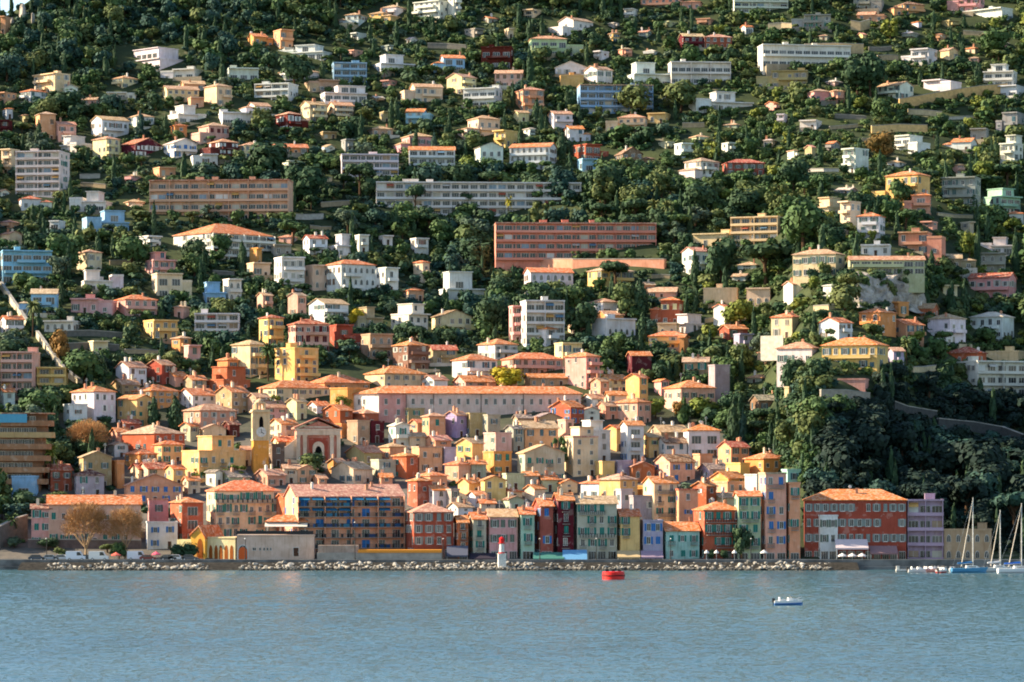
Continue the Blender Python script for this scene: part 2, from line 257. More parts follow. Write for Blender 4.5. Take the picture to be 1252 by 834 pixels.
TABLE = '''
0 11 20 42 s f 1 -10 | small tan house at the end of the rocky wooded ridge
144 222 56 86 w f 2 -32 mod d=13 | long white modern house below the wooded ridge, one end in shade
37 84 89 117 c f 3 -35 bal d=8 | pale cream apartment house with terraces above a white orange-roofed villa
22 56 107 126 w h 2 -20 rc=o
72 95 103 119 w g 1 10 rc=w
135 168 91 108 c h 2 -22 rc=s
130 166 113 123 w f 1 0 mod
195 246 84 98 w f 1 -6 mod
275 316 83 99 w f 1 4 mod
218 251 97 113 s s 1 4
195 243 103 124 c s 2 6
247 283 100 131 c h 2 18
203 250 127 152 w f 2 14 mod bal
228 249 119 133 s f 1 8
98 121 118 130 p s 1 0
0 16 131 146 w h 1 8 rc=o
0 13 147 166 k f 2 0
40 68 135 172 s h 2 8
62 93 147 174 p s 2 10
108 156 140 172 w s 2 14
152 188 137 157 w h 2 10
72 112 164 190 w f 2 -15 bal
110 146 165 197 c h 3 20 rc=s bal
145 196 167 194 k g 2 30 rc=r sh=w | dark maroon gabled villa with white shutters and a red roof
197 240 168 194 w g 2 12 rc=w sh=u | white gabled house with pale blue shutters between two maroon villas
206 229 150 170 o h 2 10 rc=o
228 279 147 176 p h 2 12 sh=k | pink tan-roofed villa with dark red shutters
240 290 167 198 k h 3 14 bal sh=w
230 266 188 204 w f 1 6
286 323 172 194 c h 2 10
288 331 123 142 w s 1 10
265 311 137 154 w f 1 8 mod
0 22 182 214 c f 3 -10
18 80 184 242 w f 6 -8 apt sh=n d=12 | tall bluish white tower block with balconies on the far left
333 358 36 60 s f 2 12 | pale peach flat-roofed block joined to an orange-roofed house
300 334 39 58 o s 1 8 rc=o
338 406 53 73 w f 2 -10 mod bal
413 449 14 32 w h 2 -12
450 492 11 28 y h 2 -15
466 497 4 20 w h 2 -12
505 553 0 27 w f 4 -18 bal d=9 | big white terraced villa with stacked balconies near the top
547 563 -6 26 w f 4 14
455 506 65 90 w f 2 8 mod sh=u
404 448 76 102 u f 3 6 apt | light blue rounded-front villa with glazed balconies
338 390 81 100 w h 1 10
525 569 65 88 u s 2 4 rc=o mod | light blue house with an orange tiled roof beside dark pines
588 628 57 84 k f 2 -4 mod | dark maroon flat-roofed modern house among pines
311 363 101 126 w f 3 -16 apt d=9
370 414 97 114 t f 1 6
390 448 103 134 w f 3 8 mod
365 400 122 150 c s 3 12
398 433 123 148 c s 3 10
335 376 135 162 k h 2 12 rc=s sh=w bal
487 542 100 128 c s 2 4 bal | cream tan-roofed villa with a long white terrace and dark glazing
545 583 88 116 c s 3 18 bal
566 614 107 132 w f 2 -6 mod d=8 | white flat-roofed modern villa with two rows of dark wide windows
604 641 84 108 p s 2 -4
495 531 131 152 u s 2 0 rc=o
555 612 138 172 c h 2 12 bal
604 633 159 181 y f 2 -18
478 531 160 190 p h 2 10
447 481 152 168 t h 1 6
498 557 177 212 w s 3 2 rc=o bal apt | white balconied villa under a long low orange roof
579 616 173 212 w g 2 5 rc=g | white classical villa with a gabled grey roof and columns
330 377 174 190 o s 1 4 rc=o
414 487 188 225 w f 4 4 apt d=12 | rounded off-white apartment house with ribbed balconies left of a long orange roof
668 727 17 46 w s 2 24 bal | white gabled villa with terraces high among the dark pines
646 714 42 70 e h 2 3 mod sh=n | pale villa with teal glazing under a flat tan roof
678 722 74 94 w g 1 -5 rc=w
714 750 79 106 w s 2 14
684 714 92 106 y f 1 0 nw
768 842 75 106 w f 2 6 mod d=9 | long white modern villa with two rows of dark windows and curved end
818 894 75 104 w f 2 4 mod apt
706 799 103 140 u f 4 4 apt d=11 rc=t | turquoise apartment block with long balconies under a thin tan roof
630 666 104 138 s h 3 4 rc=s bal | salmon four-square villa with balconies left of the turquoise block
627 648 134 150 c s 1 8
670 701 134 158 w s 2 6 rc=s
740 794 138 161 c h 2 -5 bal
792 821 138 152 y f 1 -10
690 723 152 174 w s 2 6 rc=o
842 922 110 138 w f 2 8 bal
830 862 39 62 k s 2 3
858 896 40 60 r h 2 3
622 682 173 209 w s 3 -8 rc=o bal arch | white villa with arched gables and terraces beside a grey classical villa
701 744 176 198 r f 2 12 mod | red and pale blue modern house with a flat roof
706 730 194 210 u f 1 8 mod
752 801 179 203 b g 2 4 rc=b
825 846 175 194 w f 2 14
828 882 190 224 w h 3 20 bal rc=t
884 936 193 217 r h 2 4 rc=r
783 862 -8 12 s s 2 -2
895 964 -6 17 w f 3 4 apt
928 1042 54 82 w f 2 2 mod d=10 | long pale building of two floors stretched below a tan terrace wall
968 1018 18 36 g f 2 -4 sh=n | grey flat-roofed house with green shutters high on the slope
1044 1084 -6 13 g f 2 -6
1048 1088 12 27 s s 1 -8 rc=s
1083 1133 -1 20 s h 2 10 rc=b
1160 1207 -5 17 p f 2 -8
1183 1241 9 28 w f 1 -24 mod d=8
1104 1149 59 80 w f 2 -14 mod
1150 1174 57 74 c s 1 -30
1074 1120 98 122 w s 2 -24 | white villa with lit wall and tan roof at the end of the ochre wall
1132 1180 96 117 w f 1 -16 mod
1204 1247 77 107 w f 3 -12 mod d=8 | bright white stepped modern villa above the ochre retaining wall
925 991 86 108 t f 2 -6
988 1016 107 126 p h 1 4
1012 1034 108 128 s h 2 8
1096 1142 164 190 w f 2 -18 mod
1154 1199 167 186 w s 1 -8 rc=o
1032 1064 181 212 w f 3 -28 bal
1224 1254 164 208 w f 4 -20 bal | white rounded villa with stacked terraces at the right edge
1187 1212 157 174 g f 1 -10
1220 1256 137 167 g f 2 -12
1222 1256 104 120 w f 1 -10 mod
18 63 238 258 w h 1 6 rc=r
84 134 233 260 w f 2 -6 mod
96 156 256 287 u f 2 4 mod | pale blue glazed villa of two floors on a wide white deck
-4 26 282 304 c g 1 20
-4 62 306 347 u f 3 2 mod bal | light blue stepped modern house behind the head of the stone ramp
90 124 304 334 c h 2 14
95 150 329 358 w f 2 4 mod
174 214 307 340 p f 3 12
182 234 334 364 c f 2 6 mod d=9
20 70 352 386 u s 2 2 rc=t mod | blue-grey house with a low tan roof near the stone ramp
-4 29 385 412 w s 2 6 rc=o
86 140 365 384 p f 1 -4
136 191 359 388 p h 2 12 rc=o | bright pink villa with an orange-red hipped roof
53 95 392 407 w f 1 0 arch
172 216 391 416 y f 2 8 bal
236 292 383 415 w f 3 2 apt d=8
205 330 269 322 w h 4 36 apt rc=o d=22 | big white balconied apartment block with an orange roof and rounded corner
181 356 219 271 q f 4 -4 apt d=11 rc=s | long brownish pink apartment block with rows of balconies in the pines
304 320 303 326 o f 1 20
246 276 344 372 u f 2 4 mod
271 295 341 371 w f 2 10 arch
300 330 321 340 c f 1 8
368 401 286 312 w s 2 8 rc=r
400 432 285 316 w f 2 14
433 451 287 310 w f 2 10
330 356 299 314 g f 1 8
333 372 314 358 w f 3 6 bal
371 404 324 356 c f 2 10 arch
397 459 316 366 w h 3 16 rc=o arch | big white villa with arched windows and a red-orange hipped roof
458 487 327 358 w f 2 12
504 526 318 346 c h 2 22 rc=o
536 592 331 376 w f 2 4 mod
501 524 291 312 w f 2 12
462 480 288 300 w f 1 8
314 347 384 426 y h 3 14 rc=r
349 403 389 434 p h 3 10 rc=r sh=k | pinkish white three-floor villa with a dark red hipped roof
350 375 357 387 p s 2 18
312 334 357 382 p s 2 10
375 426 364 400 w s 3 14 bal
424 468 374 403 t f 2 6 bal
477 523 370 411 w f 3 22 | white box-shaped villa in the shade right of the small orange tree
526 577 378 412 c g 2 8 rc=b bal
401 443 397 427 r f 2 6
440 480 408 440 t f 2 8 arch
478 525 415 454 b h 3 14 rc=o bal
522 560 421 446 t s 2 4 rc=r
583 634 413 440 w h 2 20 rc=o
551 626 432 466 w h 2 14 rc=o bal | white balconied house with a broad orange-red roof above the yellow tree
443 522 446 477 c h 2 18 rc=o d=12 | cream house with a wide orange hipped roof behind the long hall
552 608 458 478 p s 2 10 rc=o
604 803 272 318 z f 4 2 apt d=12 rc=p | pink apartment block with four long bands of balconies
640 702 326 360 w s 2 8 rc=o arch | white villa with a curved gable below the pink apartment block
718 777 324 353 y h 2 16 | yellow villa under the end of the pink apartment block's podium wall
834 870 301 338 w s 2 14 rc=s
848 900 285 306 c f 1 -12
896 964 264 304 c f 4 -18 bal apt | cream villa stepped in curved terraces behind big umbrella pines
636 690 367 424 w f 4 8 apt d=10 | whitish balconied apartment block with a small cypress before it
622 640 374 420 p f 4 2 bal
720 758 364 388 w h 1 16 rc=s
729 764 379 396 o s 1 10 rc=s
724 778 389 416 w f 1 12 arch
794 838 362 398 r h 2 -4 rc=o sh=y | red villa with orange hipped roof beside a white flat-roofed house
821 862 383 408 w f 2 -26
804 832 395 414 c f 1 -8 arch
860 906 352 377 c f 1 -6 nw
913 950 352 378 c f 1 -10 arch
872 895 371 400 w s 2 34 rc=o nw
880 916 396 416 r s 1 8 rc=o
778 802 344 362 s s 1 4
790 832 350 367 s s 1 0
1070 1141 207 254 y h 3 -16 rc=o bal | large yellow villa with an orange hipped roof on the right spur
1105 1143 234 263 s h 2 -6 rc=o mod sh=n | small orange-roofed house with a turquoise glazed front below the large yellow villa
1153 1203 216 252 g f 3 -8 bal
1205 1251 229 262 n f 3 18 mod
1230 1256 257 274 w h 1 -6 rc=o
985 1034 240 266 c f 2 -20 bal
1028 1054 246 286 c f 3 -26
1048 1086 258 294 w h 3 -10 rc=o bal
1100 1161 283 312 s f 2 -6 bal rc=s | brownish pink house under a flat overhanging roof by a rocky slope
970 1037 303 340 c h 2 -12 rc=t nowing | beige villa with a tan hipped roof between umbrella pines
1038 1132 312 335 e s 2 -1 mod bal d=7 nowing | long low pale house with a glazed colonnade on top of the rock face
1053 1093 299 314 w f 1 -4
1128 1198 309 330 t s 1 -3
1198 1247 289 312 w f 2 -6 mod
1198 1234 309 336 g f 2 0 arch
1186 1248 332 369 p s 2 -10 rc=r bal | pink villa with a reddish roof and terrace right of twin cypresses
958 986 343 364 w s 1 16
943 990 381 414 c h 2 -14 rc=o
1002 1045 387 416 w s 2 18 rc=o
1051 1100 375 410 o h 2 -16 rc=o
1090 1113 369 388 o f 1 -30
1111 1152 370 391 a s 1 -8
1085 1133 389 421 s s 2 20 rc=o
1128 1186 382 423 w h 2 26 rc=t d=9 | white villa with a tan hipped roof below the twin cypresses
1188 1245 380 415 w h 2 -14 rc=w bal
950 1012 417 448 w h 1 -14 rc=s
1006 1092 411 453 y h 2 -10 rc=o d=11 | yellow villa with a broad orange hipped roof and tall windows above dark shrubs
1086 1107 424 452 v s 2 4
1158 1212 423 448 a h 1 -8 rc=r arch | open-sided pavilion with layered red roofs above the white balconied block
1176 1262 441 486 w f 3 18 apt d=12 | white modern apartment block with deep balconies at the right edge
1208 1260 429 448 c f 1 -12 nw
812 877 464 508 p h 2 14 rc=o d=11 | pink house with an orange hipped roof left of the plain pale tower
834 870 436 468 t s 2 -4 sh=n
867 893 446 494 g f 1 4 nw d=5 | plain pale windowless tower beside a pink orange-roofed house
1025 1066 463 474 p f 1 -4 nw
918 957 482 504 b s 1 4 rc=g
959 973 473 497 c f 1 -20 | short cream ruined turret on the shrubby slope
898 921 408 430 v f 2 8
830 843 408 434 o s 1 -10 rc=o
0 43 430 490 q f 5 -3 apt d=10 | brownish pink apartment block of five floors at the left edge
43 80 449 482 y f 3 2 apt
137 179 441 472 w s 2 14 rc=s
176 213 439 470 r s 2 26 rc=s
82 140 471 520 w h 3 32 rc=o sh=w d=11 | large white house with an orange hipped roof in front of the ramp's foot
139 187 482 524 y g 3 34 rc=o sh=n
157 217 469 502 o h 3 20 rc=o
-4 19 474 500 w s 2 6 rc=o
207 234 410 432 o h 2 14
223 245 422 450 p f 2 10
280 326 415 462 c h 3 26 rc=t d=9 | cream villa with one bright side and palms on the terraced left slope
334 388 425 470 y f 4 22 bal
263 292 436 462 o h 2 20 rc=o
248 304 447 482 a f 2 18 bal
312 402 464 494 c h 2 14 rc=o d=11
370 452 457 482 o h 1 12 rc=o d=12
402 450 474 506 o f 2 30 nw d=8
213 264 474 502 w s 2 12 rc=o
260 304 471 508 t s 3 16 rc=o
220 288 493 524 s h 2 18 rc=s
303 352 489 514 p s 2 10 rc=s
348 376 486 514 c s 2 14 rc=t
374 404 490 506 w s 1 16 rc=o
74 106 494 524 w f 2 6
143 224 519 562 a h 3 30 rc=t d=15 | long orange-red house with a bright yellow end wall and tan roof
142 172 512 530 r s 1 6 rc=r
90 137 551 598 t g 2 6 rc=t d=10 | ochre gabled house with two tiny windows above a lilac house
48 88 567 602 r s 2 10 rc=r bal | red house with a red gable roof and balcony left of a lilac house
84 128 573 608 v h 2 4 rc=k sh=n | lilac house with turquoise shutters under a dark red roof
134 152 563 598 o f 2 8 nw
148 192 549 578 o h 2 16 rc=o
154 194 566 586 c s 1 12 rc=r
178 224 537 568 y h 2 16 rc=o sh=n
218 298 532 590 y f 3 14 sh=n bal d=11 | yellow house with green shutters and balconies just left of the clock tower
240 277 518 540 c g 1 6 rc=t sh=u
270 294 514 536 k s 1 10 rc=k
291 308 545 570 c s 2 6
199 227 568 595 y h 2 16 rc=o
164 206 565 590 c s 2 12 rc=r
146 224 579 616 s g 2 4 rc=s sh=u d=9 | wide salmon house with a shallow front gable behind the orange-red house
249 273 574 596 w g 1 20 rc=g
262 306 575 596 e s 1 12 rc=g
326 364 511 540 c s 2 12 rc=o
300 330 480 510 t s 2 10 rc=s
326 348 543 572 b f 2 8
308 350 573 596 s s 1 12 rc=s
330 364 533 548 c s 1 10 rc=o
392 432 494 522 a s 2 30 rc=o
424 464 500 522 a h 1 18 rc=s
423 452 514 544 t f 2 12
404 426 518 536 o f 1 30 nw
449 470 515 542 k f 2 6
473 502 516 550 w g 2 8 rc=w sh=n bal | small white gabled house with a turquoise balcony below the pink end of the hall
491 519 499 520 t f 2 8 sh=n
499 518 512 534 s s 2 10 rc=o
420 468 544 570 t s 1 14 rc=s
462 498 541 564 s h 1 12 rc=s
478 512 553 586 a h 2 20 rc=o sh=n
502 541 546 580 s f 2 10 rc=t
402 456 564 594 c s 1 24 rc=t
452 484 562 586 e f 2 8
398 424 560 584 o s 1 20 rc=s
514 546 504 540 s h 2 8 rc=s sh=n
542 572 502 536 v s 2 18 rc=s
569 594 505 534 t f 2 4 sh=u
588 612 507 536 g f 2 6
616 642 519 552 g s 3 10 rc=g
628 684 514 550 s s 2 6 rc=t
626 652 506 524 t h 1 4 rc=g
648 688 504 524 t g 1 4 rc=g
671 716 489 520 a s 2 24 rc=o sh=u
556 592 535 570 y s 2 28 rc=t sh=n | small bright yellow house with green shutters between pink houses
591 626 529 560 p f 2 10 sh=n
590 626 552 580 o f 2 14 sh=n
536 558 547 576 v f 1 8
631 692 543 590 e g 2 6 rc=t bal sh=n | broad sage grey gabled house with a balcony left of the tall cream house
568 596 562 586 g s 1 8 rc=o
542 578 563 590 s h 1 16 rc=o
508 548 576 600 s h 1 14 rc=o
558 592 584 606 y s 1 10 rc=o
586 620 581 614 y g 2 6 rc=o
614 642 579 600 e f 1 6
636 660 576 600 g s 1 6 rc=o sh=n
656 684 581 602 e s 1 6 rc=o
686 732 521 584 c f 5 9 d=8 rc=p | tall plain cream house with scattered small windows in the old town
703 747 513 566 w f 4 10 | tall white house standing behind the plain cream house
682 702 513 540 p f 2 14
739 764 519 552 y s 2 18 rc=o sh=a
758 789 514 566 w s 3 4 rc=o mod sh=u bal | tall white house with blue glazed floors under an orange roof
784 810 529 560 y s 2 8 rc=t sh=e
752 798 486 520 p h 2 26 rc=o
793 844 519 546 t s 1 10 rc=t
803 842 534 564 w s 2 6 rc=b
836 882 518 560 w h 2 4 rc=o sh=u mod | white glazed house with an orange hipped roof left of dark tall cypresses
764 794 456 496 y h 3 30 rc=o sh=n | small square yellow house with orange hipped roof above the old town
690 735 430 476 p h 4 24 rc=o bal | tall pinkish cream house with orange roof and a red strip of wall
678 712 419 448 c f 2 10
766 798 429 462 k s 2 4 rc=o nw
612 690 430 460 p h 2 10 rc=o d=10 | long pink house with an orange hipped roof behind the yellow tree
640 714 456 474 t s 1 3 rc=o d=6
792 846 404 428 y h 2 -4 rc=o
650 682 398 424 w h 2 22 rc=o
800 852 555 592 p s 2 10 rc=b sh=u
766 802 564 590 a g 1 6 rc=s arch
728 752 564 590 y f 1 6
746 774 563 588 v f 1 8
732 782 579 622 y h 3 24 rc=t d=8
709 748 586 614 w h 1 24 rc=o
786 830 582 646 c s 4 20 rc=o sh=n bal d=8
826 854 598 650 s f 3 6 sh=u rc=r
846 878 588 630 r h 3 18 rc=o sh=w
774 794 594 612 o f 1 16 nw
753 774 598 634 v f 2 8
770 802 606 646 g f 2 6
848 872 555 576 s f 1 10
878 918 539 570 s s 2 14 rc=r
911 968 552 590 o h 2 16 rc=o
888 918 566 592 y f 2 20 nw
854 894 566 586 v s 1 8 rc=g
868 914 576 606 o s 2 18 rc=o
911 934 580 620 w f 2 34 nw
872 912 589 616 s f 2 14
868 902 602 628 c s 1 8 rc=t
957 980 574 606 n f 2 4
930 962 578 688 p f 6 5 sh=u bal d=9 rc=t | tall pink seafront house with bright blue shutters on six floors
960 979 590 688 s f 5 5 sh=n bal d=8
898 932 600 688 e s 5 4 rc=o sh=n bal
849 909 613 686 a h 4 9 rc=o sh=n bal d=11 | orange seafront house with dark green shutters right of the mint green house
808 857 638 686 n s 2 3 rc=o sh=n bal d=10 | mint green two-floor seafront house with an orange roof
782 811 636 686 v f 3 4 sh=u d=8 | lilac seafront house with bright blue shutters
753 784 622 686 y s 4 4 rc=o sh=n bal d=8 | yellow seafront house with green shutters left of the lilac house
700 756 606 686 e s 5 3 rc=t sh=n bal d=9 | wide sage green seafront house with green balconies on five floors
675 703 602 686 k s 5 5 rc=o sh=n bal d=9 | narrow maroon seafront house with turquoise top loggia
651 678 609 686 r s 4 9 rc=o sh=u d=9 | narrow dark red seafront house between a maroon and a mint house
631 655 620 686 n s 3 4 rc=o sh=n bal d=8 | narrow pale mint seafront house with dark green balconies
592 634 622 686 p s 3 4 rc=t d=9 | greyish pink seafront house with a row of tall upper openings
570 596 626 686 e s 4 8 rc=o sh=n bal d=8
553 574 630 686 a s 4 6 rc=o bal d=8
491 556 615 684 r h 4 14 rc=s sh=g d=12 | red seafront house with pale bands right of the balconied hotel
342 494 592 684 s s 6 14 rc=s d=14 apt sh=u | large seafront hotel with four floors of deep blue balconies
496 530 583 622 a h 2 10 rc=o
518 550 593 622 w s 2 8 rc=o arch
544 562 598 624 g f 2 6
600 640 596 612 c h 1 20 rc=o
640 668 592 614 c s 1 18 rc=o
614 642 606 626 e g 1 4 rc=b
246 342 587 660 c h 4 16 rc=o sh=n bal d=13 | pale ochre four-floor house with green shutters and a bright cream side
335 360 603 662 a s 4 28 rc=o nw
203 249 608 664 a h 3 26 rc=o d=9 mod sh=n | orange-red house with a big green glazed front near the bare trees
178 206 610 650 p f 2 6 rc=s
174 217 638 672 w f 2 6 sh=u
50 172 605 668 p s 2 6 rc=o sh=n d=11 | long pink house with an orange-red roof behind two bare trees
34 64 616 668 p s 3 4 rc=b sh=n
14 44 582 608 u f 1 0 mod
983 1114 598 686 r h 4 -4 rc=o sh=g d=13 | big red seafront building with rows of grey shutters and an orange roof
998 1025 630 686 w f 3 6 d=6 | small white house against the big red seafront building
1110 1157 611 686 v f 4 -3 apt sh=u d=9 | lilac seafront house with deep balconies right of the big red building
1154 1214 647 688 t f 2 -2 arch d=8 | low ochre quayside building behind the moored sailboats
457 711 222 274 w f 5 3 apt d=12 | long off-white apartment block of five balconied floors across the dark pines
'''
# ------------------------------------------------------------------ ground, sea, quay
def build_ground():
    xs = np.arange(-620, 1900, 14.0); NV = 74
    rows = []
    for t in np.linspace(0, 1, NV):
        y = 684 + (ztop(xs) - 684) * t
        D = depth(xs, y)
        j = 1 + 0 * D
        rows.append(np.stack([(xs - XC) / F * D, D, CAMZ + (YH - y) / F * D], 1))
    last = rows[-1]
    for dy, dz in ((40, -6), (140, -45), (420, -150)):
        r = last.copy(); r[:, 1] += dy; r[:, 2] += dz; rows.append(r)
    q = rows[0].copy(); q[:, 1] = 893.0; q[:, 2] = 2.31
    q2 = q.copy(); q2[:, 2] = -4
    rows = [q2, q] + rows
    V = np.concatenate(rows); nx = len(xs); nr = len(rows)
    i = np.arange(nr - 1)[:, None] * nx + np.arange(nx - 1)[None]
    Fc = np.stack([i, i + 1, i + nx + 1, i + nx], -1).reshape(-1, 4)
    me = bpy.data.meshes.new('hillside_ground'); me.from_pydata(V.tolist(), [], Fc.tolist())
    m, nt, b = new_mat('scrub_and_earth')
    v = coords(nt, shift=False)
    c = mixrgb(nt, noise(nt, v, .05, 5, .6, .40, .62), (.028, .042, .020), (.060, .076, .030))
    c = mixrgb(nt, noise(nt, v, .11, 5, .62, .64, .76), c, (.26, .22, .15))
    c = mixrgb(nt, noise(nt, v, .9, 4, .6, .35, .65), c, (.75, .72, .68), 'MULTIPLY')
    sp = nt.nodes.new('ShaderNodeSeparateXYZ'); nt.links.new(v, sp.inputs[0])
    lo = N(nt, 'ShaderNodeMapRange'); lo.inputs[1].default_value = 1060; lo.inputs[2].default_value = 1010; nt.links.new(sp.outputs['Y'], lo.inputs[0])
    rx = N(nt, 'ShaderNodeMapRange'); rx.inputs[1].default_value = 78; rx.inputs[2].default_value = 66; nt.links.new(sp.outputs['X'], rx.inputs[0])
    mu = N(nt, 'ShaderNodeMath', operation='MULTIPLY'); nt.links.new(lo.outputs[0], mu.inputs[0]); nt.links.new(rx.outputs[0], mu.inputs[1])
    c = mixrgb(nt, mu.outputs[0], c, mixrgb(nt, noise(nt, v, .3, 4), (.15, .13, .105), (.09, .085, .075)))
    nt.links.new(c, b.inputs['Base Color']); b.inputs['Roughness'].default_value = .95; set_in(b, 'Specular IOR Level', .1)
    me.materials.append(m)
    me.polygons.foreach_set('use_smooth', [True] * len(me.polygons))
    o = bpy.data.objects.new('hillside', me); COL.objects.link(o); tag(o, kind='structure')
    # sea: one sheet with ripples in its material
    me = bpy.data.meshes.new('sea'); S = 4500
    me.from_pydata([(-S, -S, 0), (S, -S, 0), (S, 892, 0), (-S, 892, 0)], [], [(0, 1, 2, 3)])
    m, nt, b = new_mat('sea_water')
    b.inputs['Roughness'].default_value = .16; b.inputs['IOR'].default_value = 1.333
    v = coords(nt, (1.2, .75, 1), False)
    cc = mixrgb(nt, noise(nt, v, .006, 4, .6, .38, .64), (.038, .090, .108), (.058, .118, .134))
    nt.links.new(cc, b.inputs['Base Color'])
    def ma(op, x, y=0.0):
        n = N(nt, 'ShaderNodeMath', operation=op)
        for i, z in enumerate((x, y)):
            if isinstance(z, (int, float)): n.inputs[i].default_value = z
            else: nt.links.new(z, n.inputs[i])
        return n.outputs[0]
    sx, sy = None, None
    for sc, det, ax, ay in ((.022, 2, .06, .14), (.10, 2, .18, .36), (.30, 3, .42, .85), (1.0, 2, .45, .55)):
        n = N(nt, 'ShaderNodeTexNoise'); n.inputs['Scale'].default_value = sc; n.inputs['Detail'].default_value = det; n.inputs['Roughness'].default_value = .6
        nt.links.new(v, n.inputs['Vector']); sp = nt.nodes.new('ShaderNodeSeparateColor'); nt.links.new(n.outputs['Color'], sp.inputs[0])
        px = ma('MULTIPLY', ma('SUBTRACT', sp.outputs[0], .5), ax); py = ma('MULTIPLY', ma('SUBTRACT', sp.outputs[1], .5), ay)
        sx = px if sx is None else ma('ADD', sx, px); sy = py if sy is None else ma('ADD', sy, py)
    # crests lean either way; of those leaning away only the back is seen, so slopes fold towards the shore they face
    sy = ma('MULTIPLY', ma('ADD', ma('ABSOLUTE', sy), .035), -1.0)
    cb = nt.nodes.new('ShaderNodeCombineXYZ'); nt.links.new(sx, cb.inputs[0]); nt.links.new(sy, cb.inputs[1]); cb.inputs[2].default_value = 1
    vn = N(nt, 'ShaderNodeVectorMath', operation='NORMALIZE'); nt.links.new(cb.outputs[0], vn.inputs[0]); nt.links.new(vn.outputs[0], b.inputs['Normal'])
    me.materials.append(m)
    o = bpy.data.objects.new('sea_water', me); COL.objects.link(o); tag(o, kind='structure')
    # quay: coping, low wall towards the water, road sheet with kerb
    x0, x1 = -260, 260
    mb = MB(); mb.box(x0, x1, 891.2, 893.0, -3, 2.55); mb.box(x0, x1, 890.2, 891.2, -3, .8)
    tag(mb.build('quay_wall', [mat_plain('quay_stone', (.42, .42, .41), .95, .1, 0, .4, .35)]), kind='structure')
    mb = MB(); mb.box(x0, x1, 896.6, 903.2, 2.2, 2.325)
    o = mb.build('quay_road', [mat_plain('asphalt', (.27, .27, .27), .95, .1, 0, .2, .2)]); tag(o, kind='structure')
    mb = MB(); mb.box(x0, x1, 896.3, 896.6, 2.2, 2.44); mb.box(x0, x1, 903.2, 903.5, 2.2, 2.44)
    tag(mb.build('kerb', ['concrete']), kind='structure')
    mb = MB()
    for k in range(80): mb.box(-200 + k * 5, -198 + k * 5, 899.8, 899.95, 2.328, 2.334)
    tag(mb.build('road_marking', ['frame']), kind='structure')
build_ground()
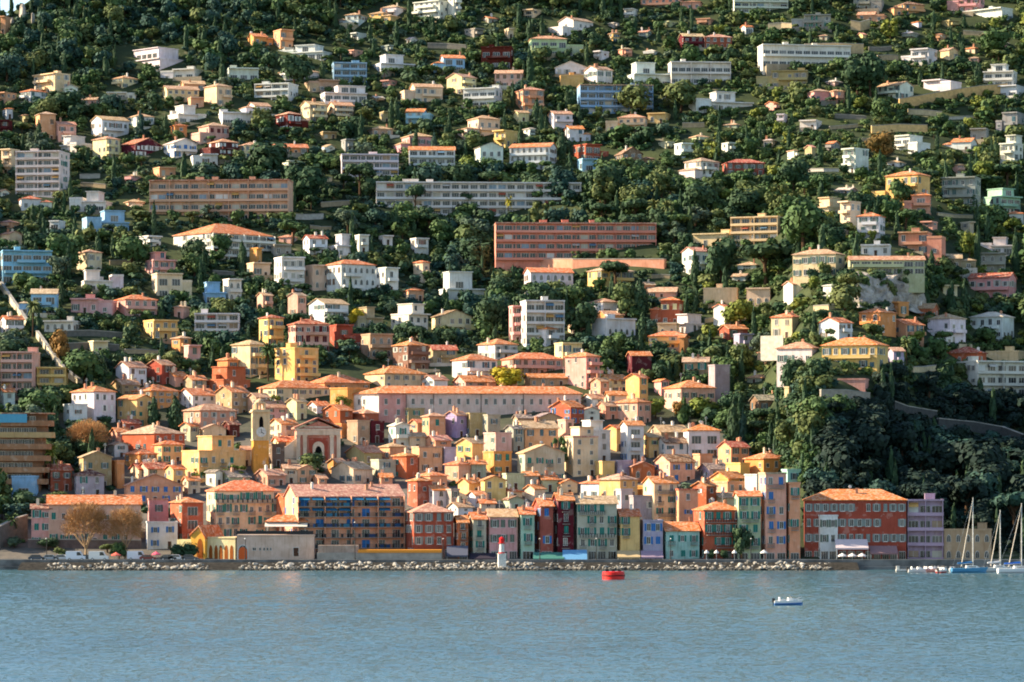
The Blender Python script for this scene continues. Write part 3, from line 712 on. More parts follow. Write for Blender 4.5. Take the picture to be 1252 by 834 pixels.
# ------------------------------------------------------------------ window, door, balcony kit (unit sized, shared by every copy)
def kit():
    K = {}
    def frame(mb, arch=False):
        mb.box(-.5, -.42, -.07, 0, 0, 1, 0); mb.box(.42, .5, -.07, 0, 0, 1, 0)
        mb.box(-.42, .42, -.07, 0, .94, 1, 0); mb.box(-.42, .42, -.07, 0, 0, .05, 0)
        mb.box(-.42, .42, -.03, 0, .05, .94, 1); mb.box(-.03, .03, -.05, -.03, .05, .94, 0)
        mb.box(-.62, .62, -.16, 0, -.05, 0, 0)
    mb = MB(); frame(mb); K['plain'] = mb.mesh('window_plain', ['frame', 'glass'])
    mb = MB(); frame(mb)
    for s in (-1, 1):
        x0, x1 = sorted((s * .54, s * 1.0)); mb.box(x0, x1, -.10, -.02, 0, 1, 2)
        for k in range(4): mb.box(x0 + .06, x1 - .06, -.12, -.10, .08 + k * .23, .2 + k * .23, 2)
    K['shut'] = mb.mesh('window_with_shutters', ['frame', 'glass', 'paint'])
    mb = MB(); mb.box(-.5, -.02, -.10, 0, 0, 1, 2); mb.box(.02, .5, -.10, 0, 0, 1, 2); mb.box(-.02, .02, -.06, 0, 0, 1, 0)
    for s in (-.26, .26):
        for k in range(5): mb.box(s - .18, s + .18, -.125, -.10, .06 + k * .18, .17 + k * .18, 2)
    mb.box(-.6, .6, -.16, 0, -.05, 0, 0)
    K['closed'] = mb.mesh('window_closed_shutters', ['frame', 'glass', 'paint'])
    mb = MB(); mb.box(-.5, .5, -.03, 0, 0, 1, 1)
    for x in (-.5, -.19, .15, .47): mb.box(x, x + .03, -.06, -.03, 0, 1, 0)
    mb.box(-.5, .5, -.06, -.03, .965, 1, 0)
    K['wide'] = mb.mesh('window_wide', ['frame', 'glass'])
    def archpoly(w, h, n=8):
        r = w / 2
        return [(-r, 0), (r, 0)] + [(r * math.cos(math.pi * i / n), h - r + r * math.sin(math.pi * i / n)) for i in range(n + 1)]
    mb = MB(); mb.prism(archpoly(1.0, 1.0), -.10, 0, 'y', 0); mb.prism([(x * .84, .04 + z * .9) for x, z in archpoly(1, 1)], -.12, -.10, 'y', 1); mb.box(-.025, .025, -.14, -.12, .04, .9, 0)
    K['arch'] = mb.mesh('window_arched', ['frame', 'glass'])
    mb = MB(); mb.prism(archpoly(1.0, 1.0), -.05, 0, 'y', 0); K['shade_panel'] = mb.mesh('arched_shade_panel', ['dark'])  # solid panel on the wall; the opening's shade is its dark colour
    K['archway'] = mb.mesh('archway', ['archin'])
    mb = MB(); mb.box(-.5, .5, -.05, 0, 0, 1, 0); mb.box(-.42, .42, -.09, -.05, .02, .95, 1); mb.box(.30, .36, -.13, -.09, .42, .5, 2)
    K['door'] = mb.mesh('door', ['frame', 'wood', 'metal'])
    mb = MB(); mb.box(-.25, .25, -.05, 0, 0, 1)
    for k in range(5): mb.box(-.18, .18, -.075, -.05, .06 + k * .18, .17 + k * .18)
    K['shutter'] = mb.mesh('shutter', ['paint'])
    mb = MB(); mb.box(-.5, .5, -.9, 0, -.14, 0, 0)
    mb.box(-.5, .5, -.9, -.85, .94, 1, 1)
    for k in range(13): x = -.5 + k * (.96 / 12); mb.box(x, x + .022, -.9, -.87, 0, .94, 1)
    mb.box(-.5, -.48, -.85, 0, .9, 1, 1); mb.box(.48, .5, -.85, 0, .9, 1, 1)
    K['balcony'] = mb.mesh('balcony_iron', ['concrete', 'iron'])
    mb = MB(); mb.box(-.5, .5, -1, 0, -.18, 0, 0); mb.box(-.5, .5, -1, -.9, 0, .95, 0); mb.box(-.5, -.47, -.9, 0, 0, .95, 0); mb.box(.47, .5, -.9, 0, 0, .95, 0)
    K['parapet'] = mb.mesh('balcony_solid', ['plaster'])
    mb = MB(); mb.box(-.3, .3, -.3, .3, -.9, .9); mb.box(-.38, .38, -.38, .38, .9, 1.02); mb.box(-.18, .18, -.18, .18, 1.02, 1.22)
    K['chimney'] = mb.mesh('chimney', ['plaster'])
    return K
KIT = kit()
HOUSES = []
def part(name, key, parent, loc, rz=0, scale=None, color=None):
    return put(name, KIT[key], parent, color, loc, rz, scale)

def roof_mesh(kind, w, d, eave, rise, ov):
    mb = MB(); a, b = w / 2 + ov, d / 2 + ov; T = .2; z0 = eave - .06
    if kind == 'h':
        if w >= d: r1, r2 = (-(a - b), 0), (a - b, 0)
        else: r1, r2 = (0, -(b - a)), (0, b - a)
        vs = [(-a,-b,z0),(a,-b,z0),(a,b,z0),(-a,b,z0),(-a,-b,z0+T),(a,-b,z0+T),(a,b,z0+T),(-a,b,z0+T),(*r1,z0+T+rise),(*r2,z0+T+rise)]
        fs = [(3,2,1,0),(0,1,5,4),(1,2,6,5),(2,3,7,6),(3,0,4,7)]
        fs += [(4,5,9,8),(5,6,9),(6,7,8,9),(7,4,8)] if w >= d else [(4,5,8),(5,6,9,8),(6,7,9),(7,4,8,9)]
        mb.add(vs, fs)
    else:
        span, ln, ax = (b, a, 'x') if kind == 's' else (a, b, 'y')
        k = rise / (span - ov); e = z0 - ov * k
        mb.prism([(-span, e + .02), (0, z0 + rise), (span, e + .02), (span, e + .02 + T), (0, z0 + rise + T), (-span, e + .02 + T)], -ln, ln, ax)
    return mb

def house(x0, x1, yt, yb, wall, roof, n, rot, opts, label=None, idx=0):
    rg = random.Random(1000 + idx)
    D0 = float(depth((x0 + x1) / 2, yb)); s = D0 / F
    tile = roof != 'f'
    ov = (.45 if yb > 430 else .4) if tile else .12
    W = (x1 - x0) * s - 2 * ov * .8; H = (yb - yt) * s
    O = dict(p.split('=') if '=' in p else (p, True) for p in opts)
    th = R(rot); c_, s_ = math.cos(th), abs(math.sin(th))
    apt = 'apt' in O; rail = apt and (label or '').startswith('large seafront hotel')
    d = float(O.get('d', min(9, max(5, .8 * W)) if yb < 470 else min(9.5, max(5, .85 * W))))
    if s_ > .05: d = min(d, .62 * W / s_)
    w = max(1.5, (W - d * s_) / c_)
    bd = 1.5 if apt else 0                          # balconies stand out of the wall by this much
    ext = w * s_ + d * c_
    P = at((x0 + x1) / 2, yb, D0); P.y += ext / 2 + bd
    pit = .40 if yb < 440 else .44
    if roof == 'h' and yb > 470 and W < 7: roof = 's'
    if roof == 'h': rise = min(pit * min(w, d) / 2, .45 * H)
    elif roof == 's': rise = min(pit * d / 2, .45 * H)
    elif roof == 'g': rise = min(.40 * w / 2, .5 * H)
    else: rise = .35
    eave = max(1.0, H - rise - (.14 if tile else 0))
    kind = 'apartment_block' if apt and not rail else 'house' if (yb > 470 or n >= 5) else 'villa'
    e = empty(kind, P, th)
    j = lambda v: min(1, max(0, v + rg.uniform(-.03, .03)))
    wc = lin(tuple(j(v) for v in WALL[wall]))
    rk = O.get('rc', ('o' if rg.random() < .45 else 't' if rg.random() < .6 else 's') if yb > 470 else ('t' if rg.random() < .6 else 's')) if tile else O.get('rc', 'w')
    rc = lin(tuple(j(v) for v in ROOF[rk]))
    # massing: a side wing, a set-back top floor or a garden terrace where the size allows
    w0, d0_ = w, d; plain = not apt and 'nw' not in O and 'arch' not in O
    wing = plain and 'nowing' not in O and w > 8.5 and yb < 470 and rg.random() < .6
    setback = plain and not tile and n >= 2 and w > 6 and rg.random() < .55
    if wing:
        ww_ = w * rg.uniform(.26, .38); sd = rg.choice([-1, 1]); w = w - ww_
        sh_ = Matrix.Rotation(th, 3, 'Z') @ Vector((-sd * ww_ / 2, 0, 0)); e.location = e.location + sh_
        wh_ = min(eave * rg.uniform(.5, .75), 6) if n > 1 else eave * .8; wy = rg.uniform(-.5, 1.2)
        if roof == 'h': rise = min(pit * min(w, d) / 2, .45 * H); eave = max(1., H - rise - .14)
        mb = MB(); xa, xb = sorted((sd * (w / 2 - .05), sd * (w / 2 + ww_))); mb.box(xa, xb, -d / 2 - wy, d / 2 - 1, -6, wh_)
        wg = mb.build('wing', ['plaster'], e, tuple(min(1, v * rg.uniform(.9, 1.08)) for v in wc))
        if tile and rg.random() < .6:
            m2 = roof_mesh('h', ww_, d - 1 + wy, wh_, .9, .35); m2.build('roof', ['tile'], wg, rc, ((xa + xb) / 2, -.5 - wy / 2, 0))
        else:
            m2 = MB(); m2.box(xa - .12, xb + .12, -d / 2 - wy - .12, -d / 2 - wy + .1, wh_, wh_ + .8); m2.box(xa - .12, xa + .1, -d / 2 - wy + .1, d / 2 - 1, wh_, wh_ + .8); m2.box(xb - .1, xb + .12, -d / 2 - wy + .1, d / 2 - 1, wh_, wh_ + .8)
            m2.build('parapet', ['plaster'], wg, wc)
        for r_ in range(max(1, int(wh_ / 3))):
            for q_ in range(max(1, int(ww_ / 3))):
                part('window', 'plain', wg, (xa + (q_ + .5) / max(1, int(ww_ / 3)) * (xb - xa), -d / 2 - wy - .004, r_ * 3 + .8), 0, (min(1.4, ww_ * .5), 1, 1.4))
    if plain and yb < 470 and w > 6 and 'nowing' not in O and rg.random() < .6:
        tw, td, th_ = w0 * rg.uniform(.6, 1.15), rg.uniform(2.5, 5), rg.uniform(-.4, .5); tx = rg.uniform(-.2, .2) * w0
        mb = MB(); mb.box(tx - tw / 2, tx + tw / 2, -d / 2 - td, -d / 2 + .02, -7, th_); mb.box(tx - tw / 2, tx + tw / 2, -d / 2 - td, -d / 2 - td + .25, th_, th_ + .75)
        mb.build('terrace', ['masonry' if rg.random() < .5 else 'plaster'], e, lin(rg.choice([(.62,.57,.48), (.74,.68,.56), (.55,.52,.47), (.80,.77,.70)])))
    # walls
    mb = MB(); a, b = w / 2, d / 2; zb = -6.0
    Hm, upw, upx, upd = H, w, 0, b
    if setback:
        top_h = eave / n; eave_full = eave; eave = eave - top_h; H = H - top_h
        upw = w * rg.uniform(.45, .75); upx = rg.uniform(-.5, .5) * (w - upw); upd = b - rg.uniform(.8, 2.0)
        m2 = MB(); m2.box(upx - upw / 2, upx + upw / 2, -upd, b - .4, H - .15, eave_full); up_ = m2.build('upper_floor', ['plaster'], e, wc)
        m2 = MB(); m2.box(upx - upw / 2 - .3, upx + upw / 2 + .3, -upd - .6, b - .2, eave_full, eave_full + .28); m2.build('roof_slab', ['plaster'], up_, wc)
        n_body = n - 1; sh0 = top_h
    else: n_body = n
    if roof == 's': mb.prism([(-b, zb), (b, zb), (b, eave), (0, eave + rise - .1), (-b, eave)], -a, a, 'x')
    elif roof == 'g': mb.prism([(-a, zb), (a, zb), (a, eave), (0, eave + rise - .1), (-a, eave)], -b, b, 'y')
    else: mb.box(-a, a, -b, b, zb, eave)
    if tile and n >= 2 and not apt: mb.box(-a - .05, a + .05, -b - .05, b + .05, eave - .35, eave - .18)
    if n >= 3 and not apt and rg.random() < .5: mb.box(-a - .04, a + .04, -b - .04, b + .04, eave / n - .08, eave / n + .08)
    mb.build('wall', ['plaster'], e, wc)
    # roof
    if tile:
        ro = roof_mesh(roof, w, d, eave, rise, ov).build('roof', ['tile'], e, rc)
        nch = 0 if w < 3 else rg.choice([0, 1, 1, 2]) if yb < 470 else rg.choice([1, 1, 2, 2, 3])
        for k in range(nch):
            cx = rg.uniform(-.38, .38) * w; cy = rg.uniform(-.25, .25) * d
            zz = eave + rise * max(.2, 1 - max(abs(cy) / (d / 2) if roof != 'g' else 0, abs(cx) / (w / 2) if roof != 's' else 0)) + .5
            part('chimney', 'chimney', ro, (cx, cy, zz), 0, (rg.uniform(.8, 1.4), 1, rg.uniform(.7, 1.1)), lin(rg.choice([(.85,.8,.7), (.8,.6,.48), (.9,.88,.84), (.7,.5,.4)])))
        if yb > 470 and rg.random() < .55 and w > 3:
            ax_ = rg.uniform(-.35, .35) * w; mb = MB(); mb.tube((ax_, 0, eave + rise * .5), (ax_, 0, eave + rise + 2.4), .045, .04, 5)
            for q_ in range(3): mb.box(ax_ - .6 + q_ * .12, ax_ + .6 - q_ * .12, -.03, .03, eave + rise + 1.6 + q_ * .3, eave + rise + 1.66 + q_ * .3)
            mb.build('aerial', ['metal'], ro)
        if yb > 470 and rg.random() < .25 and w > 4:
            ax_ = rg.uniform(-.3, .3) * w; mb = MB(); mb.tube((ax_, -.2, eave + rise + .75), (ax_ + .05, -.32, eave + rise + .8), .42, .42, 12); mb.tube((ax_, 0, eave + rise * .6), (ax_, -.15, eave + rise + .8), .04, .04, 5); mb.build('satellite_dish', ['frame'], ro)
    else:
        mb = MB(); o2 = .15 + bd * .8 * apt + (rg.uniform(.5, 1.3) if not apt and yb < 470 and 'nw' not in O else 0)
        mb.box(-a - .15, a + .15, -b - o2, b + .15, eave, H - .12)
        mb.box(-a + .1, a - .1, -b + .1, b - .1, H - .12, H - .06)
        mb.box(-a - .15, a + .15, -b - o2, -b - o2 + .25, H - .12, H + .12); mb.box(-a - .15, -a + .1, -b - o2 + .25, b + .15, H - .12, H + .12); mb.box(a - .1, a + .15, -b - o2 + .25, b + .15, H - .12, H + .12)
        ro = mb.build('roof', ['plaster' if rk in 'w' else 'tile'], e, wc if rk == 'w' else rc)
        if w > 9:
            for k in range(max(1, int(w / 16))):
                mb = MB(); q = rg.uniform(.9, 1.6); mb.box(-q, q, -1, 1, -.2, 1.5); mb.box(-q - .1, q + .1, -1.1, 1.1, 1.5, 1.65)
                mb.build('lift_housing', ['plaster'], ro, wc, (rg.uniform(-.4, .4) * w, rg.uniform(0, .2) * d, H))
    # openings
    sh = eave / n_body
    shc = SHUT.get(O.get('sh'), None)
    if shc is None and rg.random() < .75: shc = rg.choice([(.38,.42,.36), (.55,.52,.46), (.30,.40,.38), (.45,.36,.28), (.70,.68,.62), (.25,.38,.42)])
    shl = lin(shc) if shc else None
    front = yb > 655 and n >= 3
    if yb < 470 and n >= 2 and not apt and 'nw' not in O and rg.random() < .6: O.setdefault('bal', True)
    faces = [('f', w, 0)]
    if rot >= 5: faces.append(('l', d, R(-90)))
    elif rot <= -5: faces.append(('r', d, R(90)))
    bal_at = []
    if 'nw' not in O:
        for fk, fw, frz in faces:
            if fk == 'f' and rail: sp, ww, wh, key = 3.9, 2.1, min(2.3, sh * .76), 'wide'
            elif fk == 'f' and apt: sp, ww, wh, key = 3.0, 2.75, min(2.5, sh * .84), 'wide'
            elif 'mod' in O and fk == 'f': sp, ww, wh, key = 3.2, 2.9, min(2.3, sh * .70), 'wide'
            elif 'arch' in O and fk == 'f': sp, ww, wh, key = 2.2, 1.15, min(2.0, sh * .66), 'arch'
            else: sp, ww, wh, key = ((2.6, 1.05, min(1.65, sh * .56), None) if yb > 470 else (2.6, 1.35, min(1.9, sh * .62), None)) if not front else (2.15, 1.15, min(2.0, sh * .64), None)
            cols = max(1, int((fw - .4) / sp))
            if 'cols' in O and fk == 'f': cols = int(O['cols'])
            cols = min(cols, 22)
            if fw < 2.0: continue
            ww = min(ww, fw / cols * (.92 if key == 'wide' else .6 if shl is None else .46))
            for r in range(n if fk == 'f' else n_body):
                top = setback and r == n - 1
                z = r * sh + (.35 if top else 0) + (sh * .05 if key == 'wide' else sh * .28)
                for q in range(cols):
                    u = ((q + .5) / cols - .5) * fw + (rg.uniform(-.14, .14) * min(1, fw / cols - ww) if key is None else 0)
                    if top:
                        if abs(u - upx) > upw / 2 - ww * .8: continue
                    if key is None and rg.random() < (.08 if fk == 'f' else .45): continue
                    hh = wh * (rg.choice([.72, .9, 1, 1, 1.12]) if key is None and yb < 684 else 1)
                    loc = {'f': (u, -(upd if top else b) - .004, z), 'l': (-a - .004, -u, z), 'r': (a + .004, u, z)}[fk]
                    if fk == 'f' and r == 0 and front and yb > 680 and not apt:
                        part('shopfront', 'wide', e, (loc[0], loc[1], .1), frz, (fw / cols * .8, 1, min(2.5, sh * .86)), None); continue
                    if fk == 'f' and r == 0 and q == cols // 2 and not apt and key is None and yb < 684.5:
                        part('door', 'door', e, (loc[0], loc[1], 0), frz, (1.1, 1, min(2.3, sh * .8)), None); continue
                    if key:
                        k3 = 'closed' if apt and fk == 'f' and rg.random() < .22 else key
                        wd = part('window', k3, e, loc, frz, (ww, 1, wh), shl if shl and rail else lin(rg.choice([(.85,.84,.80), (.75,.72,.64), (.55,.62,.66), (.66,.56,.46)])) if k3 == 'closed' else (.5, .5, .5))
                        if apt and not rail and fk == 'f' and r and rg.random() < .13: m9 = MB(); m9.prism([(-b - 1.6, z + sh * .56), (-b - .1, z + sh * .80), (-b - .1, z + sh * .84), (-b - 1.6, z + sh * .60)], u - 1.3, u + 1.3, 'x'); m9.build('awning', ['cloth'], e, lin(rg.choice([(.80,.62,.36), (.76,.74,.70), (.40,.52,.60), (.70,.38,.30)])))
                    else:
                        k2 = 'plain' if shl is None else rg.choice(['shut', 'shut', 'shut', 'closed', 'plain'])
                        if front and k2 == 'shut':
                            wd = part('window', 'plain', e, loc, frz, (ww, 1, hh))
                            for sx in (-1, 1): part('shutter', 'shutter', wd, (sx * .77, 0, 0), 0, None, shl)
                        else: wd = part('window', k2, e, loc, frz, (ww, 1, hh * (1 if r else 1.05)), shl or (.5, .5, .5))
                    if fk == 'f' and r >= 1 and not apt and not top: bal_at.append((u, r, ww))
        if apt:
            for r in range(n if eave / n > 2 else n):
                z = r * sh
                if rail:
                    nb = max(1, int(w / 3.3))
                    part('balcony', 'balcony', e, (0, -b, z + .16), 0, (w, 1.6, 1))
                else: part('balcony', 'parapet', e, (0, -b, z + .18), 0, (w + .1, 1.5, min(1, sh / 3) * .8), tuple(min(1, v * 1.0) for v in wc))
            k = max(2, int(w / 7))
            for q in range(k + 1):
                u = (q / k - .5) * (w - .3); mb = MB(); mb.box(u - .1, u + .1, -b - 1.42, -b + .05, .1, eave - .02); mb.build('partition', ['plaster'], e, wc)
            if rail:
                for r in range(1, n):
                    for q in range(int(w / 3.3)):
                        u = ((q + .5) / int(w / 3.3) - .5) * w
                        if rg.random() < .52: mb = MB(); mb.box(u - 1.4, u + 1.4, -b - 1.40, -b - 1.36, r * sh + .2, r * sh + 1.05); mb.build('balcony_panel', ['paint'], e, lin(rg.choice([(.12,.30,.46), (.16,.40,.50), (.14,.24,.38)])))
                        if r >= n - 2 and rg.random() < .6: mb = MB(); mb.prism([(-b - 1.7, r * sh + sh * .62), (-b - .1, r * sh + sh * .84), (-b - .1, r * sh + sh * .88), (-b - 1.7, r * sh + sh * .66)], u - 1.5, u + 1.5, 'x'); mb.build('awning', ['cloth'], e, lin((.16,.42,.55)))
        elif 'bal' in O and n >= 2:
            if yb > 560 and not 'mod' in O:
                rows = sorted({r for u, r, q in bal_at})
                for r in rows:
                    us = [u for u, rr, q in bal_at if rr == r]
                    if len(us) >= 2 and rg.random() < .6:
                        lo, hi = min(us), max(us); part('balcony', 'balcony', e, ((lo + hi) / 2, -b, r * sh + sh * .06), 0, (min(w, hi - lo + 1.6), 1, 1))
                    else:
                        for u in us[::2]: part('balcony', 'balcony', e, (u, -b, r * sh + sh * .06), 0, (1.9, 1, 1))
            else:
                for r in range(1, n_body):
                    bw = w * rg.uniform(.5, .98); bx = rg.uniform(-.5, .5) * (w - bw)
                    part('balcony', 'parapet', e, (bx, -b, r * sh + .02), 0, (bw, rg.uniform(1.2, 1.8), .9), tuple(min(1, v * 1.05) for v in wc))
    if front and yb > 680 and O.get('shop', rg.random() < .7):
        pass
    HOUSES.append(dict(o=e, x0=x0, x1=x1, yt=yt, yb=yb, wall=wall, roof=roof, rk=rk, n=n, O=O, label=label, kind=kind, w=w, d=d, D0=D0, ext=ext, idx=idx))
    return e

for i, line in enumerate(TABLE.strip().splitlines()):
    spec, _, lab = line.partition('|'); p = spec.split()
    rot = float(p[7])
    if float(p[3]) < 640: rot = max(-45, min(45, rot * 1.9 + (6 if rot > 0 else -3) + random.Random(i).uniform(-7, 7)))
    elif 0 <= rot < 12: rot += 3
    if 'apt' in p[8:]: rot = float(p[7]) * 1.2
    house(*[float(v) for v in p[:4]], p[4], p[5], int(p[6]), rot, p[8:], lab.strip() or None, i)
# small houses packed between the others in the old town, where ground would show
def town(x, y):
    lim = np.interp(x, [-50, 60, 135, 150, 230, 300, 420, 520, 620, 800, 850, 900, 930, 985], [604, 604, 600, 478, 462, 456, 448, 440, 428, 470, 520, 545, 560, 600])
    return y > lim and x < 985
def fill_town():
    rg = random.Random(77); cov = np.zeros((720, 1260), bool)
    for h in HOUSES: cov[max(0, int(h['yt'])):int(h['yb']) + 1, max(0, int(h['x0'])):int(h['x1'])] = True
    for a, b_, c_, d_ in ((284, 346, 485, 602), (340, 420, 510, 575), (430, 714, 470, 518), (88, 130, 515, 562), (36, 180, 600, 690), (180, 222, 490, 530), (205, 300, 645, 690), (795, 880, 480, 520), (230, 310, 568, 592), (885, 925, 500, 552)): cov[c_:d_, a:b_] = True
    k = 0; i = len(HOUSES)
    for t in range(16000):
        x, y = rg.uniform(140, 960), rg.uniform(470, 668)
        if not town(x, y): continue
        w, h = rg.uniform(20, 40), rg.uniform(14, 22); x0, x1 = int(x - w / 2), int(x + w / 2)
        if cov[int(y - 7):int(y), x0 + 2:x1 - 2].mean() > .60: continue
        if cov[int(y - h):int(y - 7), x0:x1].mean() > .90: continue
        house(x - w / 2, x + w / 2, y - h, y + rg.uniform(2, 5), rg.choice('ccsspwtptecw'), rg.choice('ssssg'), 2, rg.uniform(8, 42), ['rc=' + rg.choice('oosst')], None, i); i += 1
        cov[int(y - h):int(y) + 2, x0:x1] = True; k += 1
        if k >= 125: break
    print('FILL', k)
def fill_hill():
    rg = random.Random(78); cov = np.zeros((720, 1260), bool)
    for h in HOUSES: cov[max(0, int(h['yt']) - 2):int(h['yb']) + 4, max(0, int(h['x0']) - 3):int(h['x1']) + 3] = True
    for a, b_, c_, d_ in ((0, 330, 0, 88), (420, 600, 275, 330), (350, 470, 205, 285), (700, 1000, 196, 285), (1040, 1135, 330, 382), (925, 1260, 478, 690), (0, 105, 345, 480), (130, 420, 0, 36), (560, 680, 330, 360), (1060, 1240, 105, 165)): cov[c_:d_, a:b_] = True
    k = 0; i = len(HOUSES)
    for t in range(6000):
        x, y = rg.uniform(0, 1250), rg.uniform(12, 470)
        if town(x, y + 14): continue
        sc = .75 + y / 1100; w, h = rg.uniform(14, 32) * sc, rg.uniform(9, 17) * sc; x0, x1 = int(x - w / 2), int(x + w / 2)
        if cov[max(0, int(y - h)):int(y), max(0, x0):x1].any(): continue
        rf = rg.choice('ffshh')
        house(x - w / 2, x + w / 2, y - h, y, rg.choice('wwwwccspgety'), rf, rg.choice([1, 2, 2]), rg.choice([rg.uniform(-40, -15), rg.uniform(12, 42)]), (['rc=' + rg.choice('ttsow')] if rf != 'f' else []) + rg.choice([[], ['mod'], ['bal'], []]), None, i); i += 1
        cov[max(0, int(y - h) - 3):int(y) + 4, max(0, x0 - 5):x1 + 5] = True; k += 1
        if k >= 75: break
    print('FILLHILL', k)
fill_town(); fill_hill()
# the long pale hall is two wings of one building: pink end block, long pale range
def hall():
    x0, x1, yt, yb = 431, 713, 471, 516
    D = float(depth(560, 516)); s = D / F; e = empty('long_hall', at(463, 516, D), R(7)); tag(e, 'long pale hall with a bright white end, a pink section and an orange roof', 'hall')
    H = 45 * s; L = 248 * s / math.cos(R(7)); d = 11.; ev = H - 2.6
    x0m = -1 * s * 0
    def lx(px): return (px - 463) * s / math.cos(R(7))
    pk, pl, wh = lin((.84,.62,.58)), lin((.84,.75,.70)), lin((.90,.88,.84))
    mb = MB(); mb.box(lx(463), lx(497), 0, d, -6, ev); mb.build('pink_wing', ['plaster'], e, pk)
    mb = MB(); mb.box(lx(497), L, .02, d, -6, ev); mb.build('wall', ['plaster'], e, pl)
    # end block, turned so that its face catches the sun
    A = R(-52); mb = MB(); Wl = 32 * s / math.cos(A + R(7)); ux, uy = math.cos(A), math.sin(A)
    p0 = (-Wl * ux, -Wl * uy); mb.flat([p0, (0, 0.02), (6, d), (p0[0] + 6, d + 4)], -6, ev); mb.build('end_wing', ['plaster'], e, wh)
    for k in (.22, .42): part('window', 'plain', e, (p0[0] * (1 - k) - .03, p0[1] * (1 - k) - .03, ev * .62), A, (.9, 1, 1.8))
    for k, px in enumerate((472, 487)):
        for z in (.24, .62): part('window', 'plain', e, (lx(px), -.01, ev * z), 0, (1.0, 1, 1.8))
    for px in np.linspace(505, 706, 19): part('window', 'plain', e, (lx(px), .01, ev * .62), 0, (1.0, 1, 1.9))
    for px in np.linspace(640, 704, 6): part('window', 'plain', e, (lx(px), .01, ev * .22), 0, (1.0, 1, 1.7))
    for px in (496.5, 530, 588, 640): mb = MB(); mb.tube((lx(px), -.08, -4), (lx(px), -.08, ev), .09, .09, 6); mb.build('drainpipe', ['iron'], e)
    mb = MB(); o = .6; z = ev
    a0, a1 = lx(461), L + o; q = p0[0] - .4, p0[1] - .5
    vs = [(a0, -o, z), (a1, -o, z), (a1, d + o, z), (q[0] + 6, d + 4.5, z), (q[0], q[1], z)]
    rg = [(2, d / 2, z + 2.6), (a1 - 5, d / 2, z + 2.6)]
    V = vs + [(v[0], v[1], z + .2) for v in vs] + rg
    mb.add(V, [(4, 3, 2, 1, 0), (0, 1, 6, 5), (1, 2, 7, 6), (2, 3, 8, 7), (3, 4, 9, 8), (4, 0, 5, 9), (5, 6, 11, 10), (6, 7, 11), (7, 8, 10, 11), (8, 9, 10), (9, 5, 10)])
    ro = mb.build('roof', ['tile'], e, lin(ROOF['o']))
    for px in (520, 600, 668): part('chimney', 'chimney', ro, (lx(px), d * .6, z + 2.6), 0, (1, 1, .8), lin((.84,.62,.46)))
    return (431, 713, 471, 516, 14)
HALL_BOX = hall()
# ------------------------------------------------------------------ walls, ramp, rock face
CLEAR = []                                            # picture boxes that trees should not cover
def wall_along(name, pts, hpx, col, label, mat='masonry', thick=.8, cap=True, cat='wall'):
    mb = MB(); P = [at(x, y) for x, y in pts]
    for k in range(len(P) - 1):
        p, q = P[k], P[k + 1]; h = hpx * p.y / F
        n = (q - p); n.z = 0; n.normalize(); n = Vector((-n.y, n.x, 0)) * thick
        g = .0
        for (z0, z1, o, m) in ((-5, h, 0, 0), (h, h + .25, .12, 1)):
            if m and not cap: continue
            a = [p - n * (o / thick), q - n * (o / thick), q + n * (1 + o / thick), p + n * (1 + o / thick)]
            vs = [v + Vector((0, 0, z0)) for v in a] + [v + Vector((0, 0, z1)) for v in a]
            mb.add(vs, [(0,3,2,1),(4,5,6,7),(0,1,5,4),(1,2,6,5),(2,3,7,6),(3,0,4,7)], m)
        CLEAR.append((min(pts[k][0], pts[k+1][0]), max(pts[k][0], pts[k+1][0]), min(pts[k][1], pts[k+1][1]) - hpx, min(pts[k][1], pts[k+1][1])))
    o = mb.build(name, [mat, 'concrete'], None, lin(col)); tag(o, label, cat); return o
wall_along('retaining_wall', [(1100, 133), (1130, 128), (1165, 122), (1198, 117), (1232, 114)], 12, (.84,.68,.45), 'long ochre retaining wall rising towards the bright white stepped villa')
wall_along('retaining_wall', [(1066, 163), (1100, 161), (1134, 162)], 9, (.84,.70,.48), 'short ochre retaining wall on the wooded slope above a brown bush')
wall_along('stone_ramp', [(0, 353), (14, 374), (24, 388), (32, 400)], 8, (.82,.76,.64), 'upper flight of the pale diagonal stone ramp climbing the left slope', cat='ramp')
wall_along('stone_ramp', [(44, 413), (52, 424), (62, 438), (72, 452), (84, 463), (98, 474)], 8, (.82,.76,.64), 'lower flight of the pale diagonal stone ramp above the white orange-roofed house', cat='ramp')
for x_, y_ in ((5, 360), (14, 374), (24, 388), (32, 400), (44, 413), (52, 424), (62, 438), (72, 452), (84, 463), (96, 473)): CLEAR.append((x_ - 6, x_ + 6, y_ - 30, y_ + 14))
wall_along('podium_wall', [(606, 329), (700, 329), (812, 329)], 12, (.82,.58,.47), 'long salmon podium wall under the pink apartment block', 'plaster', 2.0)
wall_along('retaining_wall', [(984, 66), (1020, 65), (1056, 66)], 12, (.74,.64,.48), 'tan terrace wall behind the long pale building')
wall_along('retaining_wall', [(1094, 500), (1110, 506), (1146, 512)], 9, (.30,.30,.29), 'grey stone wall on the shaded bank, upper of two')
wall_along('retaining_wall', [(1148, 524), (1190, 528), (1225, 534), (1254, 545)], 12, (.30,.30,.29), 'long grey road wall crossing the shaded bank above the sailboats')
wall_along('terrace_wall', [(80, 412), (110, 411), (150, 414)], 7, (.42,.41,.38), 'grey garden terrace wall under the white arcaded house')
wall_along('terrace_wall', [(80, 428), (112, 427), (146, 430)], 8, (.42,.40,.37), 'lower grey garden terrace wall beside the orange leafed tree')
wall_along('retaining_wall', [(1004, 488), (1034, 488), (1064, 492)], 11, (.62,.58,.52), 'grey beige wall below a small pink terrace roof')
